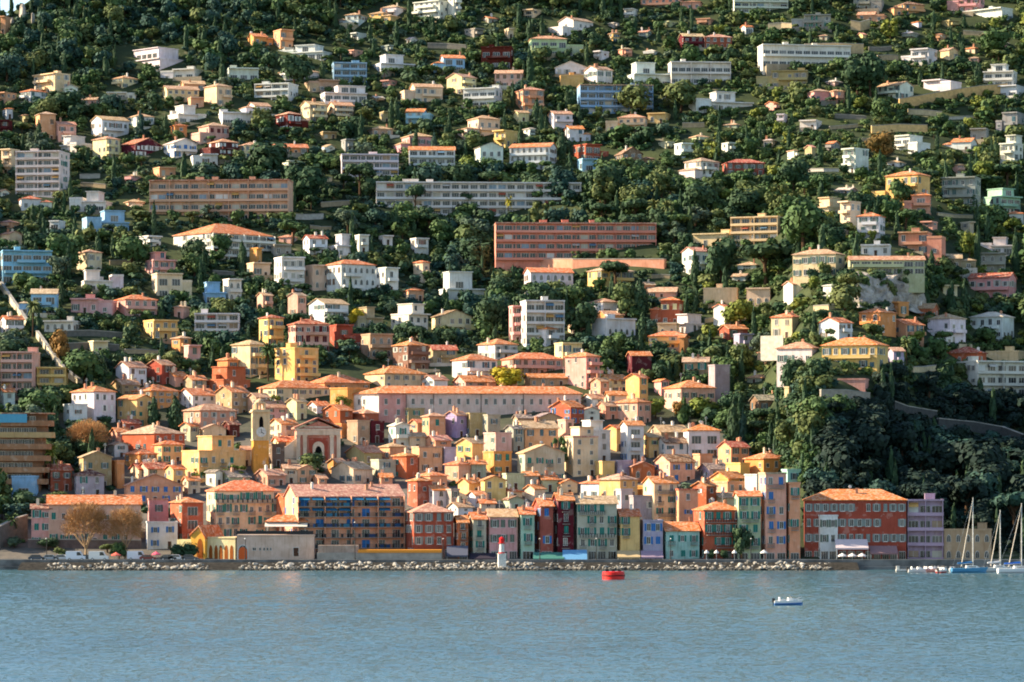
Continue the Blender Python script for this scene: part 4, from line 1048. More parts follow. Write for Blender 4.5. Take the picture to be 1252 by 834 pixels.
wall_along('retaining_wall', [(939, 37), (955, 36), (968, 37)], 8, (.76,.68,.54), 'beige wall left of the grey house with green shutters')
wall_along('retaining_wall', [(1040, 36), (1052, 38), (1064, 35)], 11, (.78,.68,.52), 'curved beige wall below a salmon terrace')
wall_along('retaining_wall', [(862, 395), (890, 391), (912, 392)], 5, (.72,.64,.50), 'low beige garden wall beneath cream walls')
wall_along('retaining_wall', [(0, 672), (20, 662), (34, 658)], 28, (.40,.39,.37), 'dark grey rampart beside the palm at the left end of the quay')
wall_along('retaining_wall', [(34, 670), (70, 670), (172, 671)], 10, (.44,.38,.36), 'brown stone wall below the long pink house')

def rock_face():
    mb = MB(); nx, nz = 44, 18; V = []
    r = np.random.default_rng(5); A = r.random((40, 40))
    def vn(u, v):
        i, j = int(u) % 39, int(v) % 39; a, b = u - int(u), v - int(v)
        return (A[i, j] * (1 - a) + A[i + 1, j] * a) * (1 - b) + (A[i, j + 1] * (1 - a) + A[i + 1, j + 1] * a) * b
    for k in range(nz + 1):
        for i in range(nx + 1):
            x = 1040 + 95 * i / nx; t = k / nz; y = 381 - 46 * t + 3 * math.sin(x * .13)
            p = at(x, y); off = 2.0 + 3.2 * vn(i * .35, k * .5) + 1.4 * vn(i * .9 + 9, k * 1.1 + 3)
            e = min(1, min(i, nx - i) / 4, (nz - k) / 2 + .1); p.y -= off * e; V.append(p)
    mb.add(V, [(k*(nx+1)+i, k*(nx+1)+i+1, (k+1)*(nx+1)+i+1, (k+1)*(nx+1)+i) for k in range(nz) for i in range(nx)])
    o = mb.build('rock_cliff', [ROCK]); tag(o, 'bare grey brown rock face under the long low colonnaded house', 'cliff')
    CLEAR.append((1046, 1126, 338, 377))
def mat_rock():
    m, nt, b = new_mat('limestone')
    v = coords(nt, shift=False)
    c = mixrgb(nt, noise(nt, v, .22, 5, .65, .38, .62), (.24, .20, .16), (.52, .46, .38))
    c = mixrgb(nt, noise(nt, v, .12, 4, .6, .55, .66), c, (.06, .075, .035))
    nt.links.new(c, b.inputs['Base Color']); b.inputs['Roughness'].default_value = .95
    bp = N(nt, 'ShaderNodeBump'); bp.inputs['Strength'].default_value = .8; bp.inputs['Distance'].default_value = .6
    nt.links.new(noise(nt, v, .9, 5, .65, .3, .7), bp.inputs['Height']); nt.links.new(bp.outputs[0], b.inputs['Normal'])
    return m
ROCK = mat_rock(); MT['rock'] = ROCK
rock_face()

def boulder_mesh(seed, name):
    r = np.random.default_rng(seed); g = 4; V = []; Fq = []
    pts = {}
    def pid(p):
        k = tuple(np.round(p, 4))
        if k not in pts: pts[k] = len(V); V.append(p)
        return pts[k]
    dirs = [(np.array(a, float), np.array(b, float), np.array(c, float)) for a, b, c in (((1,0,0),(0,1,0),(0,0,1)), ((-1,0,0),(0,0,1),(0,1,0)), ((0,1,0),(0,0,1),(1,0,0)), ((0,-1,0),(1,0,0),(0,0,1)), ((0,0,1),(1,0,0),(0,1,0)), ((0,0,-1),(0,1,0),(1,0,0)))]
    for n, a, b in dirs:
        for i in range(g):
            for j in range(g):
                q = []
                for di, dj in ((0,0),(1,0),(1,1),(0,1)):
                    q.append(pid(n + a * (2 * (i + di) / g - 1) + b * (2 * (j + dj) / g - 1)))
                Fq.append(tuple(q))
    P = np.array(V); P /= (np.abs(P) ** 3.2).sum(1, keepdims=True) ** (1 / 3.2)
    for k in range(7):
        d = r.normal(size=3); d /= np.linalg.norm(d); h = P @ d; c = r.uniform(.55, .85); P -= np.outer(np.clip(h - c, 0, None), d)
    P += r.normal(scale=.045, size=P.shape); P *= .5
    me = bpy.data.meshes.new(name); me.from_pydata(P.tolist(), [], Fq); return me
BM = [boulder_mesh(k, 'boulder') for k in range(7)]
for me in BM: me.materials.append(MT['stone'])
ROCKM = [boulder_mesh(k + 50, 'outcrop') for k in range(3)]
for me in ROCKM: me.materials.append(ROCK)
def outcrop(x, y, wpx, hpx, k, label):
    p = at(x, y); s = p.y / F; o = put('rock_outcrop', ROCKM[k % 3], None, None, p + Vector((0, 2, hpx * s * .35)), k * 1.3, (wpx * s, wpx * s * .8, hpx * s * 1.3)); tag(o, label, 'rock')
    CLEAR.append((x - wpx / 2, x + wpx / 2, y - hpx, y))
outcrop(27, 24, 9, 20, 0, 'tall pale limestone crag at the top of the ridge beside the sky')
outcrop(39, 30, 6, 15, 1, 'smaller pale limestone crag on the ridge, right of the tallest')
outcrop(14, 30, 8, 10, 2, 'low pale crag between the tan ridge house and the tallest crag')

def boulders():
    r = random.Random(3)
    segs = [(66, 250, 62, 'warm pale boulder at the waterline under the bare trees'), (300, 500, 66, 'grey pale boulder in the breakwater below the balconied hotel'), (500, 652, 62, 'pale boulder in the breakwater around the red and white beacon'), (655, 820, 40, 'small pale rock along the quay before the sage green house'), (820, 1012, 66, 'pale boulder along the shore before the orange and pink houses')]
    vs, fs = [], []
    shapes = []
    for me in BM: shapes.append((np.array([v.co[:] for v in me.vertices]), [tuple(p.vertices) for p in me.polygons]))
    for x0, x1, n, lab in segs:
        small = x0 == 655
        for k in range(n):
            x = r.uniform(x0, x1); t = r.random() ** .8
            D = 880 + 10.5 * t; z = -.1 + 2.0 * t * r.uniform(.7, 1.0)
            sc = r.uniform(.8, 1.35) * (.6 if small else 1)
            o = put('boulder', r.choice(BM), None, None, ((x - XC) / F * D, D, z + .1), r.uniform(0, 6.28), (sc * r.uniform(.9, 1.6), sc * r.uniform(.8, 1.2), sc * r.uniform(.6, .95)))
            o.rotation_euler = (r.uniform(-.5, .5), r.uniform(-.5, .5), r.uniform(0, 6.28))
            tag(o, lab, 'boulder', lab.replace('boulder', 'boulders').replace('rock ', 'rocks '))
        for k in range(n * 8):
            x = r.uniform(x0 - 8, x1 + 6); t = r.random(); D = 879.5 + 11 * t; z = -.2 + 1.9 * t * r.uniform(.6, 1.)
            co, pf = r.choice(shapes); s = r.uniform(.35, .95); a = r.uniform(0, 6.28)
            q = co * s * np.array([r.uniform(.9, 1.5), 1, r.uniform(.6, 1)]); q = np.stack([q[:, 0] * math.cos(a) - q[:, 1] * math.sin(a), q[:, 0] * math.sin(a) + q[:, 1] * math.cos(a), q[:, 2]], 1) + np.array([(x - XC) / F * D, D, z])
            o_ = len(vs); vs += q.tolist(); fs += [tuple(i + o_ for i in f) for f in pf]
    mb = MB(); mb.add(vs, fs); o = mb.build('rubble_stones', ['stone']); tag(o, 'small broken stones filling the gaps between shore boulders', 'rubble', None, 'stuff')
    mb = MB(); mb.prism([(878.5, -1.5), (891, -1.5), (891, 1.9), (888, 1.4)], -128, 90, 'x')
    o = mb.build('rubble_bank', [mat_plain('rubble', (.20, .19, .17), .95, .1, 0, .6, 1.2)]); tag(o, kind='stuff', label='grey rubble bank under the shore boulders', cat='rubble')
boulders()

# ------------------------------------------------------------------ church, clock tower, beacon
def church():
    x0, x1, yt, yb = 361, 416, 511, 566
    D = float(depth(388, yb)); s = D / F; W = (x1 - x0) * s; H = (yb - yt) * s
    e = empty('church', at(388, yb), R(7)); tag(e, 'church with a pink panelled facade, white pilasters and a low gable', 'church')
    e.location.y += 4
    pk, wh, rd = lin((.80,.54,.46)), lin((.86,.78,.68)), lin((.64,.32,.25))
    a = W / 2; ev = H * .74
    mb = MB(); mb.prism([(-a * .93, -5), (a * .93, -5), (a * .93, ev), (0, H * .93), (-a * .93, ev)], -1.2, 14, 'y'); mb.build('wall', ['plaster'], e, pk)
    mb = MB(); mb.box(-a * .98, a * .98, -1.9, -1.2, ev - 1.6, ev - .2); mb.box(-a * 1.04, a * 1.04, -2.1, -1.2, ev - .2, ev + .25)
    mb.build('cornice', ['plaster'], e, wh)
    for sx in (-.90, -.60, .60, .90):
        mb = MB(); u = sx * a; mb.box(u - .55, u + .55, -1.65, -1.2, -2, ev - 1.6); mb.box(u - .7, u + .7, -1.75, -1.2, ev - 2.1, ev - 1.6); mb.box(u - .7, u + .7, -1.75, -1.2, -2, .5)
        mb.build('pilaster', ['plaster'], e, wh)
    mb = MB(); mb.box(-a * .42, a * .42, -1.45, -1.2, 0, ev - 2.4); mb.build('facade_panel', ['plaster'], e, rd)
    mb = MB(); w = 3.4; mb.prism([(-w/2, 0), (w/2, 0)] + [(w/2*math.cos(t*math.pi/10), 4.6 + w/2*math.sin(t*math.pi/10)) for t in range(11)], -1.75, -1.45, 'y')
    dr = mb.build('door_surround', ['plaster'], e, wh)
    part('doorway', 'shade_panel', dr, (0, -1.76, 0), 0, (2.1, 1, 5.0)).data = KIT['shade_panel']
    k = (H - ev) / a
    mb = MB(); mb.prism([(-a*1.08, ev + .25), (0, H - .1), (a*1.08, ev + .25), (a*1.08, ev + .7), (0, H + .3), (-a*1.08, ev + .7)], -2.2, 14.2, 'y')
    ro = mb.build('roof', ['tile'], e, lin((.72,.44,.36)))
    mb = MB(); mb.box(-a*.62, a*.62, -1.35, -1.2, ev + .6, ev + 1.0); mb.build('pediment_band', ['plaster'], e, wh)
    mb = MB(); mb.box(-.09, .09, -1.3, -1.1, H, H + 1.6); mb.box(-.45, .45, -1.28, -1.12, H + .9, H + 1.1); mb.build('cross', ['iron'], ro)
    mb = MB(); mb.box(-a - 4.0, -a * .93, -.9, 8, -5, ev * .42); mb.prism([(-a - 4.0, ev * .42), (-a * .93, ev * .42), (-a * .93, ev * .78), (-a - 1.6, ev * .6)], -.9, .2, 'y')
    mb.build('side_aisle', ['plaster'], e, wh)
    HOUSES_BOX.append((345, 417, 511, 570, 20))
HOUSES_BOX = [HALL_BOX]
church()
def clock_tower():
    D = float(depth(317, 580)); s = D / F
    e = empty('clock_tower', at(317, 580), R(13)); tag(e, 'square clock tower, ochre below and pale stone above, with a small belfry', 'tower')
    h1, h2 = 42 * s, 76 * s; a = 9.4 * s; e.location.y += a + 1
    och, pal = lin((.86,.60,.28)), lin((.84,.74,.58))
    mb = MB(); mb.box(-a, a, -a, a, -6, h1); mb.build('shaft', ['plaster'], e, och)
    mb = MB(); mb.box(-a, a, -a, a, h1, h2); mb.box(-a - .2, a + .2, -a - .2, a + .2, h1 - .15, h1 + .2)
    for sx in (-1, 1):
        mb.box(sx*a - .35, sx*a + .35, -a - .18, -a + .3, h1 + .2, h2); 
    up = mb.build('bell_stage', ['plaster'], e, pal)
    part('bell_opening', 'shade_panel', up, (0, -a - .01, h2 - 4.6), 0, (1.2, 1, 3.4)); part('bell_opening', 'shade_panel', up, (-a - .01, 0, h2 - 4.6), R(-90), (1.2, 1, 3.4))
    mb = MB(); mb.box(-a - .5, a + .5, -a - .5, a + .5, h2, h2 + .4); mb.box(-a - .25, a + .25, -a - .25, a + .25, h2 + .4, h2 + .8); mb.build('cornice', ['plaster'], e, pal)
    mb = MB(); mb.tube((0, -a - .12, h1 + 2.3), (0, -a, h1 + 2.3), 1.45, 1.45, 24); ck = mb.build('clock_face', ['frame'], e)
    mb = MB(); mb.box(-.07, .07, -a - .2, -a - .13, h1 + 2.2, h1 + 3.3); mb.build('clock_hand', ['iron'], ck)
    mb = MB(); mb.prism([(0, h1 + 2.15), (.8, h1 + 1.75), (.85, h1 + 1.9), (0, h1 + 2.4)], -a - .21, -a - .14, 'y'); mb.build('clock_hand', ['iron'], ck)
    mb = MB(); b = a * .52
    for sx in (-1, 1):
        for sy in (-1, 1): mb.box(sx*b - .25, sx*b + .25, sy*b - .25, sy*b + .25, h2 + .8, h2 + 2.6)
    mb.box(-b - .3, b + .3, -b - .3, b + .3, h2 + 2.6, h2 + 2.9); mb.box(-.3, .3, -.3, .3, h2 + .8, h2 + 2.6)
    be = mb.build('belfry', ['plaster'], e, pal)
    mb = MB(); mb.lathe([(b + .1, 0), (b * .95, .5), (b * .6, .95), (.12, 1.2), (.05, 2.2)], 12, (0, 0, h2 + 2.9)); mb.build('dome', ['tile'], be, lin((.78,.66,.52)))
    HOUSES_BOX.append((305, 329, 492, 582, 8))
clock_tower()
def beacon():
    p = Vector(((613.5 - XC) / F * 886, 886, 1.1)); e = empty('harbour_beacon', p, R(8)); e.scale = (.76, .76, .70); tag(e, 'small white harbour beacon with a red lantern standing on the boulders', 'beacon')
    mb = MB(); mb.box(-1.25, 1.35, -1.3, 1.3, -1, 4.4); mb.box(-1.4, 1.5, -1.45, 1.45, 4.4, 4.6); mb.build('plinth', ['concrete'], e).data.materials[0] = MT['frame']
    mb = MB(); mb.lathe([(1.05, 4.6), (.95, 5.2), (.78, 7.6), (.72, 8.2)], 16); mb.build('tower', ['frame'], e)
    mb = MB(); mb.lathe([(.8, 8.2), (1.2, 8.35), (1.2, 8.55), (.85, 8.6), (.85, 10.0), (1.05, 10.1), (.5, 10.6), (.12, 10.8)], 16); mb.lathe([(1.0, 4.6), (1.09, 4.62), (1.06, 5.1), (.9, 5.1)], 16)
    la = mb.build('lantern', [mat_plain('red_paint', (.80,.07,.06), .5)], e)
    mb = MB()
    for k in range(10):
        t = k * math.pi / 5; mb.tube((1.15*math.cos(t), 1.15*math.sin(t), 8.5), (1.15*math.cos(t), 1.15*math.sin(t), 9.3), .03, .03, 4)
    mb.build('railing', ['iron'], la)
beacon()

# ------------------------------------------------------------------ quayside buildings and furniture
def arcade():
    D = 903.; s = D / F; X = lambda x: (x - 272) * s; Z = lambda y: (686 - y) * s
    e = empty('arcade_building', Vector(((272 - XC) / F * D, D + 1.5, 2.31)), R(-24)); tag(e, 'cream arcaded quayside building with a yellow gabled wing and orange-lit arches', 'building')
    cr, yl, gr = lin((.90,.82,.62)), lin((.90,.68,.30)), lin((.80,.71,.64))
    mb = MB(); mb.box(X(248), X(289), 0, 8, -3, Z(660)); mb.box(X(247), X(289) + .1, -.2, 8, Z(660), Z(658.5)); mb.build('wall', ['plaster'], e, cr)
    for x in (255, 262.5, 269, 276.5, 284):
        a_ = part('arch', 'shade_panel', e, (X(x), -.005, .1), 0, (1.05, 1, Z(669))); a_.data = KIT['archway']
    mb = MB(); mb.prism([(X(232), -3), (X(250), -3), (X(250), Z(661)), (X(242), Z(646)), (X(230), Z(657))], -1.2, 9, 'y'); g = mb.build('gable_wing', ['plaster'], e, yl)
    part('arch', 'archway', g, (X(243), -1.205, .1), 0, (1.8, 1, Z(661)))
    mb = MB(); mb.prism([(X(229), Z(657) - .1), (X(242), Z(646)), (X(251), Z(661)), (X(251), Z(659.5)), (X(242), Z(644)), (X(229), Z(655.5))], -1.6, 9.3, 'y'); mb.build('roof', ['tile'], e, lin((.82,.44,.22)))
    mb = MB(); mb.box(X(206), X(232), .5, 7, -3, Z(662)); mb.build('low_wing', ['plaster'], e, lin((.88,.84,.62)))
    HOUSES_BOX.append((206, 290, 645, 686, 10))
    e2 = empty('terrace_building', Vector(((335 - XC) / F * D, D + .5, 2.31))); X2 = lambda x: (x - 335) * s
    tag(e2, 'plain pale quay terrace building with one big orange arch', 'building')
    mb = MB(); mb.box(X2(289.5), X2(384), -.5, 9, -3, Z(657)); mb.box(X2(289.5), X2(384) + .15, -.7, 9, Z(657), Z(655.6)); mb.build('wall', ['plaster'], e2, gr)
    ar = part('arch', 'arch', e2, (X2(297), -.505, .1), 0, (2.9, 1, Z(668))); mb = MB()
    mb.prism([(-1.1, 0), (1.1, 0)] + [(1.1*math.cos(t*math.pi/10), 2.1 + 1.1*math.sin(t*math.pi/10)) for t in range(11)], -.17, -.11, 'y')
    mb.build('gate', ['paint'], e2, lin((.80,.36,.14)), (X2(297), -.505, .1))
    for x in (311, 318, 323, 327, 331): part('window', 'plain', e2, (X2(x), -.505, Z(675)), 0, (.5 if x > 312 else 1.0, 1, .8))
    for x in (362,): part('door', 'door', e2, (X2(x), -.505, Z(682)), 0, (1.6, 1, 2.4))
    # roofed terrace with canopy on top
    e3 = empty('roofed_terrace', Vector(((350 - XC) / F * (D + 3), D + 3, 2.31 + Z(656)))); X3 = lambda x: (x - 350) * s
    tag(e3, 'orange tiled pavilion with a white canopy on the pale terrace building', 'pavilion')
    h = Z(640) - Z(656)
    for x in (326, 342, 358, 373):
        for y in (.5, 4.5): mb = MB(); mb.box(X3(x) - .1, X3(x) + .1, y - .1, y + .1, 0, h + .1); mb.build('post', ['frame'], e3)
    mb = roof_mesh('h', 49 * s, 5.2, h, 1.7, .5); o = mb.build('roof', ['tile'], e3, lin((.84,.46,.24)), (X3(350), 2.5, 0))
    mb = MB(); mb.prism([(-1.6, h - 1.3), (.2, h - .2), (.2, h - .1), (-1.6, h - 1.2)], X3(324), X3(376), 'x'); mb.build('canopy', ['cloth'], e3, lin((.88,.82,.74)))
    mb = MB(); mb.box(X3(290), X3(384), -3.0, -2.9, .2, 1.1); mb.build('railing', ['iron'], e3)
arcade()
def seawall_terrace():
    D = 899.; s = D / F
    mb = MB(); X = lambda x: (x - XC) / F * D
    mb.box(X(388), X(540), 897.5, 902.5, -2, 2.31 + (686 - 677) * s); e = mb.build('promenade_wall', ['concrete']); tag(e, 'grey promenade wall in front of the balconied hotel', 'wall')
    o = MB(); o.box(X(438), X(540), 897.3, 902.8, 2.31 + (686 - 677) * s, 2.31 + (686 - 673.5) * s); q = o.build('flat_canopy', ['cloth'], None, lin((.88,.58,.24))); tag(q, 'long flat ochre canopy along the promenade wall below the hotel', 'canopy')
    mb = MB(); mb.box(X(389), X(438.5), 898, 902.5, 2.31 + 9 * s, 2.31 + 18 * s); q = mb.build('terrace_parapet', ['plaster'], None, lin((.66,.58,.52))); tag(q, 'pale parapet left of the long flat ochre canopy', 'wall')
seawall_terrace()

def awning(x0, x1, y0, y1, col, label, D=900.5):
    s = D / F; w = (x1 - x0) * s; h = (y1 - y0) * s; zb = CAMZ + (YH - y1) * s
    e = empty('awning', Vector((((x0 + x1) / 2 - XC) * s, D, 2.31))); tag(e, label, 'awning')
    z = zb - 2.31
    mb = MB(); mb.prism([(0, z + .15), (3.6, z + h), (3.6, z + h + .08), (0, z + .23)], -w/2, w/2, 'x'); mb.box(-w/2, w/2, -.03, .03, z - .2, z + .2)
    mb.build('canvas', ['cloth'], e, lin(col))
    for u in (-w/2 + .15, w/2 - .15): mb = MB(); mb.tube((u, .1, 0), (u, .1, z + .2), .05, .05, 5); mb.build('post', ['metal'], e)
awning(688, 718, 673, 685, (.40,.60,.75), 'pale blue awning before the sage green seafront house')
awning(652, 690, 676, 684, (.28,.48,.44), 'teal awning at the foot of the maroon and dark red houses')
awning(755, 783, 674, 682, (.74,.64,.48), 'beige awning under the yellow seafront house')
awning(784, 811, 674, 682, (.60,.52,.58), 'mauve grey awning under the lilac house with blue shutters')
awning(546, 572, 668, 680, (.36,.37,.42), 'dark grey awning right of the red house with pale bands')
awning(574, 606, 677, 684, (.22,.20,.24), 'low dark awning behind the red and white beacon')
awning(1022, 1062, 660, 671, (.78,.72,.72), 'pale awning at the foot of the big red building')
awning(1064, 1098, 668, 677, (.56,.44,.44), 'dull rose awning right of the pale one at the red building')
def parasol(x, yb, hpx, wpx, col, label, group=None, D=895.5):
    s = D / F; p = Vector(((x - XC) * s, D, 2.31)); h = hpx * s; w = wpx * s / 2
    e = empty('parasol', p); tag(e, label, 'parasol', group)
    mb = MB(); mb.tube((0, 0, 0), (0, 0, h), .05, .04, 6); mb.lathe([(.35, 0), (.3, .12)], 8); mb.build('pole', ['metal'], e)
    mb = MB(); n = 8
    vs = [(0, 0, h)] + [(w*math.cos(2*math.pi*k/n), w*math.sin(2*math.pi*k/n), h - .7) for k in range(n)] + [(w*math.cos(2*math.pi*k/n), w*math.sin(2*math.pi*k/n), h - .95) for k in range(n)]
    fs = [(0, 1 + k, 1 + (k+1) % n) for k in range(n)] + [(1 + k, 1 + n + k, 1 + n + (k+1) % n, 1 + (k+1) % n) for k in range(n)]
    mb.add(vs, fs); mb.build('canopy', ['cloth'], e, lin(col))
parasol(142, 686, 10, 12, (.86,.42,.36), 'coral parasol on the quay below the bare trees')
parasol(191, 686, 11, 11, (.86,.38,.46), 'pink parasol on the quay left of the arcaded building')
for k, (x, hp) in enumerate(((864, 13), (876, 13), (898, 13))): parasol(x, 686, hp, 6, (.85,.84,.82), ('leftmost', 'middle', 'rightmost')[k] + ' of three slim white parasols before the orange seafront house', 'white parasols before the orange seafront house')
parasol(934, 686, 13, 9, (.86,.85,.82), 'white parasol before the rubble arch of the pink house')
for k, x in enumerate((1030, 1042, 1054)): parasol(x, 688, 9, 11, (.84,.80,.78), ('leftmost', 'middle', 'rightmost')[k] + ' of three pale parasols before the big red building', 'pale parasols before the big red building')

def lamp_post(x, hpx, label, D=894.5):
    s = D / F; h = hpx * s; e = empty('street_lamp', Vector(((x - XC) * s, D, 2.31))); tag(e, label, 'street lamp', 'street lamps along the quay')
    mb = MB(); mb.tube((0, 0, 0), (0, 0, h), .13, .07, 8); mb.lathe([(.25, 0), (.22, .5), (.12, .6)], 8); mb.build('pole', ['iron'], e)
    mb = MB(); mb.tube((0, 0, h), (.0, -.9, h + .25), .05, .04, 6); a = mb.build('arm', ['iron'], e)
    mb = MB(); mb.lathe([(.08, .22), (.26, .05), (.24, 0), (.05, -.05)], 10, (0, -.95, h + .05)); mb.build('lamp_head', ['frame'], a)
for x, lab in ((434, 'slim street lamp in front of the balconied hotel'), (542, 'street lamp beside the red house with pale bands'), (660, 'street lamp before the pale mint house'), (729, 'street lamp before the sage green house'), (820, 'street lamp before the mint green house'), (918, 'street lamp left of the tall pink house'), (300, 'street lamp before the big orange arch'), (57, 'street lamp below the long pink house')):
    lamp_post(x, 26 if x != 434 else 46, lab)

def car(x, col, label, van=False, D=894.8, rz=0):
    e = empty('parked_van' if van else 'parked_car', Vector(((x - XC) / F * D, D, 2.31)), rz); tag(e, label, 'van' if van else 'car', 'vehicles parked on the quay')
    L, Wd, H = (5.2, 2.0, 2.4) if van else (4.3, 1.8, 1.48); a = L / 2; b = Wd / 2
    if van: side = [(-a, .35), (a, .35), (a, 1.1), (a - .7, 1.25), (a - 1.4, H), (-a + .1, H), (-a, H - .2)]; glass = [(a - 1.5, 1.3), (a - .95, 1.3), (a - 1.5, H - .2), (a - 2.3, H - .2), (a - 2.3, 1.3)]
    else: side = [(-a, .35), (a, .35), (a, .75), (a - .9, .92), (a - 1.5, H), (-a + .9, H), (-a + .25, .95), (-a, .9)]; glass = [(a - 1.15, .96), (a - 1.62, H - .1), (-a + 1.0, H - .1), (-a + .5, .96)]
    mb = MB(); mb.prism(side, -b, b, 'y'); body = mb.build('body', ['carpaint'], e, lin(col))
    mb = MB(); mb.prism(glass, -b - .02, -b + .02, 'y'); mb.build('window', ['glass'], e)
    mb = MB(); mb.prism(glass, b - .02, b + .02, 'y'); mb.build('window', ['glass'], e)
    for sx in (-1, 1):
        for sy in (-1, 1):
            mb = MB(); mb.tube((sx*a*.62, sy*(b - .16), .33), (sx*a*.62, sy*(b + .03), .33), .33, .33, 12); wl = mb.build('wheel', ['rubber'], e)
            mb = MB(); mb.tube((sx*a*.62, sy*(b + .03), .33), (sx*a*.62, sy*(b + .05), .33), .2, .2, 10); mb.build('rim', ['metal'], wl)
        mb = MB(); mb.box(a - .04 if sx > 0 else -a - .02, a + .02 if sx > 0 else -a + .04, -b + .1, b - .1, .62, .74); mb.build('lights', ['frame'], e)
car(45, (.20,.24,.30), 'dark blue parked car at the left end of the quay')
car(62, (.55,.58,.60), 'grey parked car right of the dark blue one')
car(93, (.82,.84,.86), 'white parked van under the left bare tree', True)
car(121, (.86,.85,.82), 'white parked van between the two bare trees', True)
car(216, (.82,.80,.78), 'white parked car at the foot of the dark hedge')
car(232, (.30,.30,.32), 'dark grey parked car before the arcaded building')
car(206, (.16,.17,.20), 'black parked car right of the pink parasol')

# ------------------------------------------------------------------ boats, buoy, pontoon
def hull_mesh(L, B, Hh, n=11, plumb=.12):
    mb = MB(); ring = []
    for i in range(n):
        t = i / (n - 1); x = -L/2 + L * t
        bw = B/2 * (1 - max(0, (t - .45) / .55) ** 2.2) * (.82 + .18 * min(1, t / .25)); bw = max(bw, .02)
        zt = Hh * (1 + .28 * max(0, t - .3)); xb = x - plumb * L * max(0, t - .5)
        ring.append([(x, -bw, zt), (xb, -bw * .86, zt * .35), (xb, -bw * .35, -.35), (xb, bw * .35, -.35), (xb, bw * .86, zt * .35), (x, bw, zt)])
    vs = [p for r_ in ring for p in r_]; fs = []
    for i in range(n - 1):
        for k in range(5): fs.append((i*6+k, (i+1)*6+k, (i+1)*6+k+1, i*6+k+1))
        fs.append((i*6+5, (i+1)*6+5, (i+1)*6, i*6))
    fs.append(tuple(range(6))); mb.add(vs, fs); return mb
def sailboat(x, y, L, mast_h, rake, col, label, rz, cover):
    D = CAMZ * F / (y - YH); e = empty('sailboat', Vector(((x - XC) / F * D, D, 0)), rz); tag(e, label, 'sailboat')
    B = L * .3; hl = hull_mesh(L, B, 1.15).build('hull', ['gel'], e, lin(col))
    mb = MB(); mb.prism([(-L*.12, 1.1), (L*.26, 1.2), (L*.18, 1.75), (-L*.10, 1.85)], -B*.28, B*.28, 'y'); cb = mb.build('cabin', ['gel'], e, lin((.88,.87,.84)))
    mb = MB(); mb.box(-L*.06, L*.14, -B*.285, B*.285, 1.42, 1.62); mb.build('cabin_window', ['glass'], cb)
    m = MB(); m.tube((L*.08, 0, 1.2), (L*.08, 0, mast_h), .13, .09, 8); ms = m.build('mast', ['frame'], e)
    m = MB(); m.tube((L*.08, -B*.3, mast_h*.45), (L*.08, B*.3, mast_h*.45), .04, .04, 5); m.tube((L*.08, -B*.22, mast_h*.7), (L*.08, B*.22, mast_h*.7), .04, .04, 5); m.build('spreader', ['metal'], ms)
    m = MB(); m.tube((L*.08, 0, 2.4), (-L*.36, 0, 2.2), .08, .08, 6); bo = m.build('boom', ['metal'], e)
    m = MB(); m.tube((L*.05, 0, 2.62), (-L*.34, 0, 2.4), .26, .18, 8); m.build('sail_cover', ['cloth'], bo, lin(cover))
    m = MB(); m.tube((L*.47 * rake, 0, 1.6), (L*.08, 0, mast_h*.97), .13, .07, 6); m.build('furled_jib', ['cloth'], e, lin((.85,.80,.72)))
    m = MB()
    for sy in (-1, 1): m.tube((L*.06, sy*B*.45, 1.3), (L*.08, 0, mast_h*.96), .022, .022, 4)
    m.tube((-L*.48, 0, 1.3), (L*.08, 0, mast_h*.98), .022, .022, 4); m.build('rigging', ['metal'], e)
    m = MB()
    for k in range(7):
        t = -L*.42 + k*L*.13
        for sy in (-1, 1): m.tube((t, sy*B*.42, 1.2), (t, sy*B*.42, 1.8), .02, .02, 4)
    m.build('guard_rail', ['metal'], e)
S0 = 870 / F
sailboat(1186, 700.3, 9.5, 19.0, -.5, (.30,.55,.70), 'blue-hulled sailboat with a tall pale mast and furled sail, nearest the lilac house', R(6), (.2,.45,.65))
sailboat(1220, 699.6, 8.0, 15.8, -.5, (.84,.83,.80), 'white sailboat with the shortest mast of the three', R(10), (.85,.85,.85))
sailboat(1245, 700.8, 10.5, 17.6, -.5, (.86,.86,.86), 'white sailboat with a blue sail cover at the right edge', R(4), (.15,.40,.75))
def motorboat(x, y, L, col, label, rz, stripe=None, group=None):
    D = CAMZ * F / (y - YH); e = empty('motorboat', Vector(((x - XC) / F * D, D, 0)), rz); tag(e, label, 'motorboat', group)
    B = L * .36; hull_mesh(L, B, .85).build('hull', ['gel'], e, lin(col))
    if stripe: hull_mesh(L * 1.012, B * 1.02, .42, plumb=.06).build('hull_stripe', ['gel'], e, lin(stripe))
    mb = MB(); mb.prism([(-L*.02, .85), (L*.30, .95), (L*.12, 1.35), (-L*.02, 1.45)], -B*.3, B*.3, 'y'); cb = mb.build('cabin', ['gel'], e, lin((.88,.87,.85)))
    mb = MB(); mb.prism([(L*.10, 1.36), (L*.13, 1.33), (L*.05, 1.85), (L*.02, 1.85)], -B*.28, B*.28, 'y'); mb.build('windscreen', ['glass'], cb)
    mb = MB(); mb.box(-L*.30, -L*.12, -B*.3, B*.3, .7, 1.1); mb.box(-L*.32, -L*.29, -B*.3, B*.3, .7, 1.5); mb.build('seat', ['cloth'], e, lin((.85,.84,.82)))
    mb = MB(); mb.box(-L*.56, -L*.47, -.22, .22, .6, 1.35); mb.box(-L*.54, -L*.49, -.08, .08, -.4, .6); mb.build('outboard_motor', ['iron'], e)
    mb = MB()
    for sy in (-1, 1): mb.tube((L*.15, sy*B*.36, .95), (L*.46, sy*.1, 1.55), .03, .03, 5)
    mb.tube((L*.46, -.1, 1.55), (L*.46, .1, 1.55), .03, .03, 5); mb.build('bow_rail', ['metal'], e)
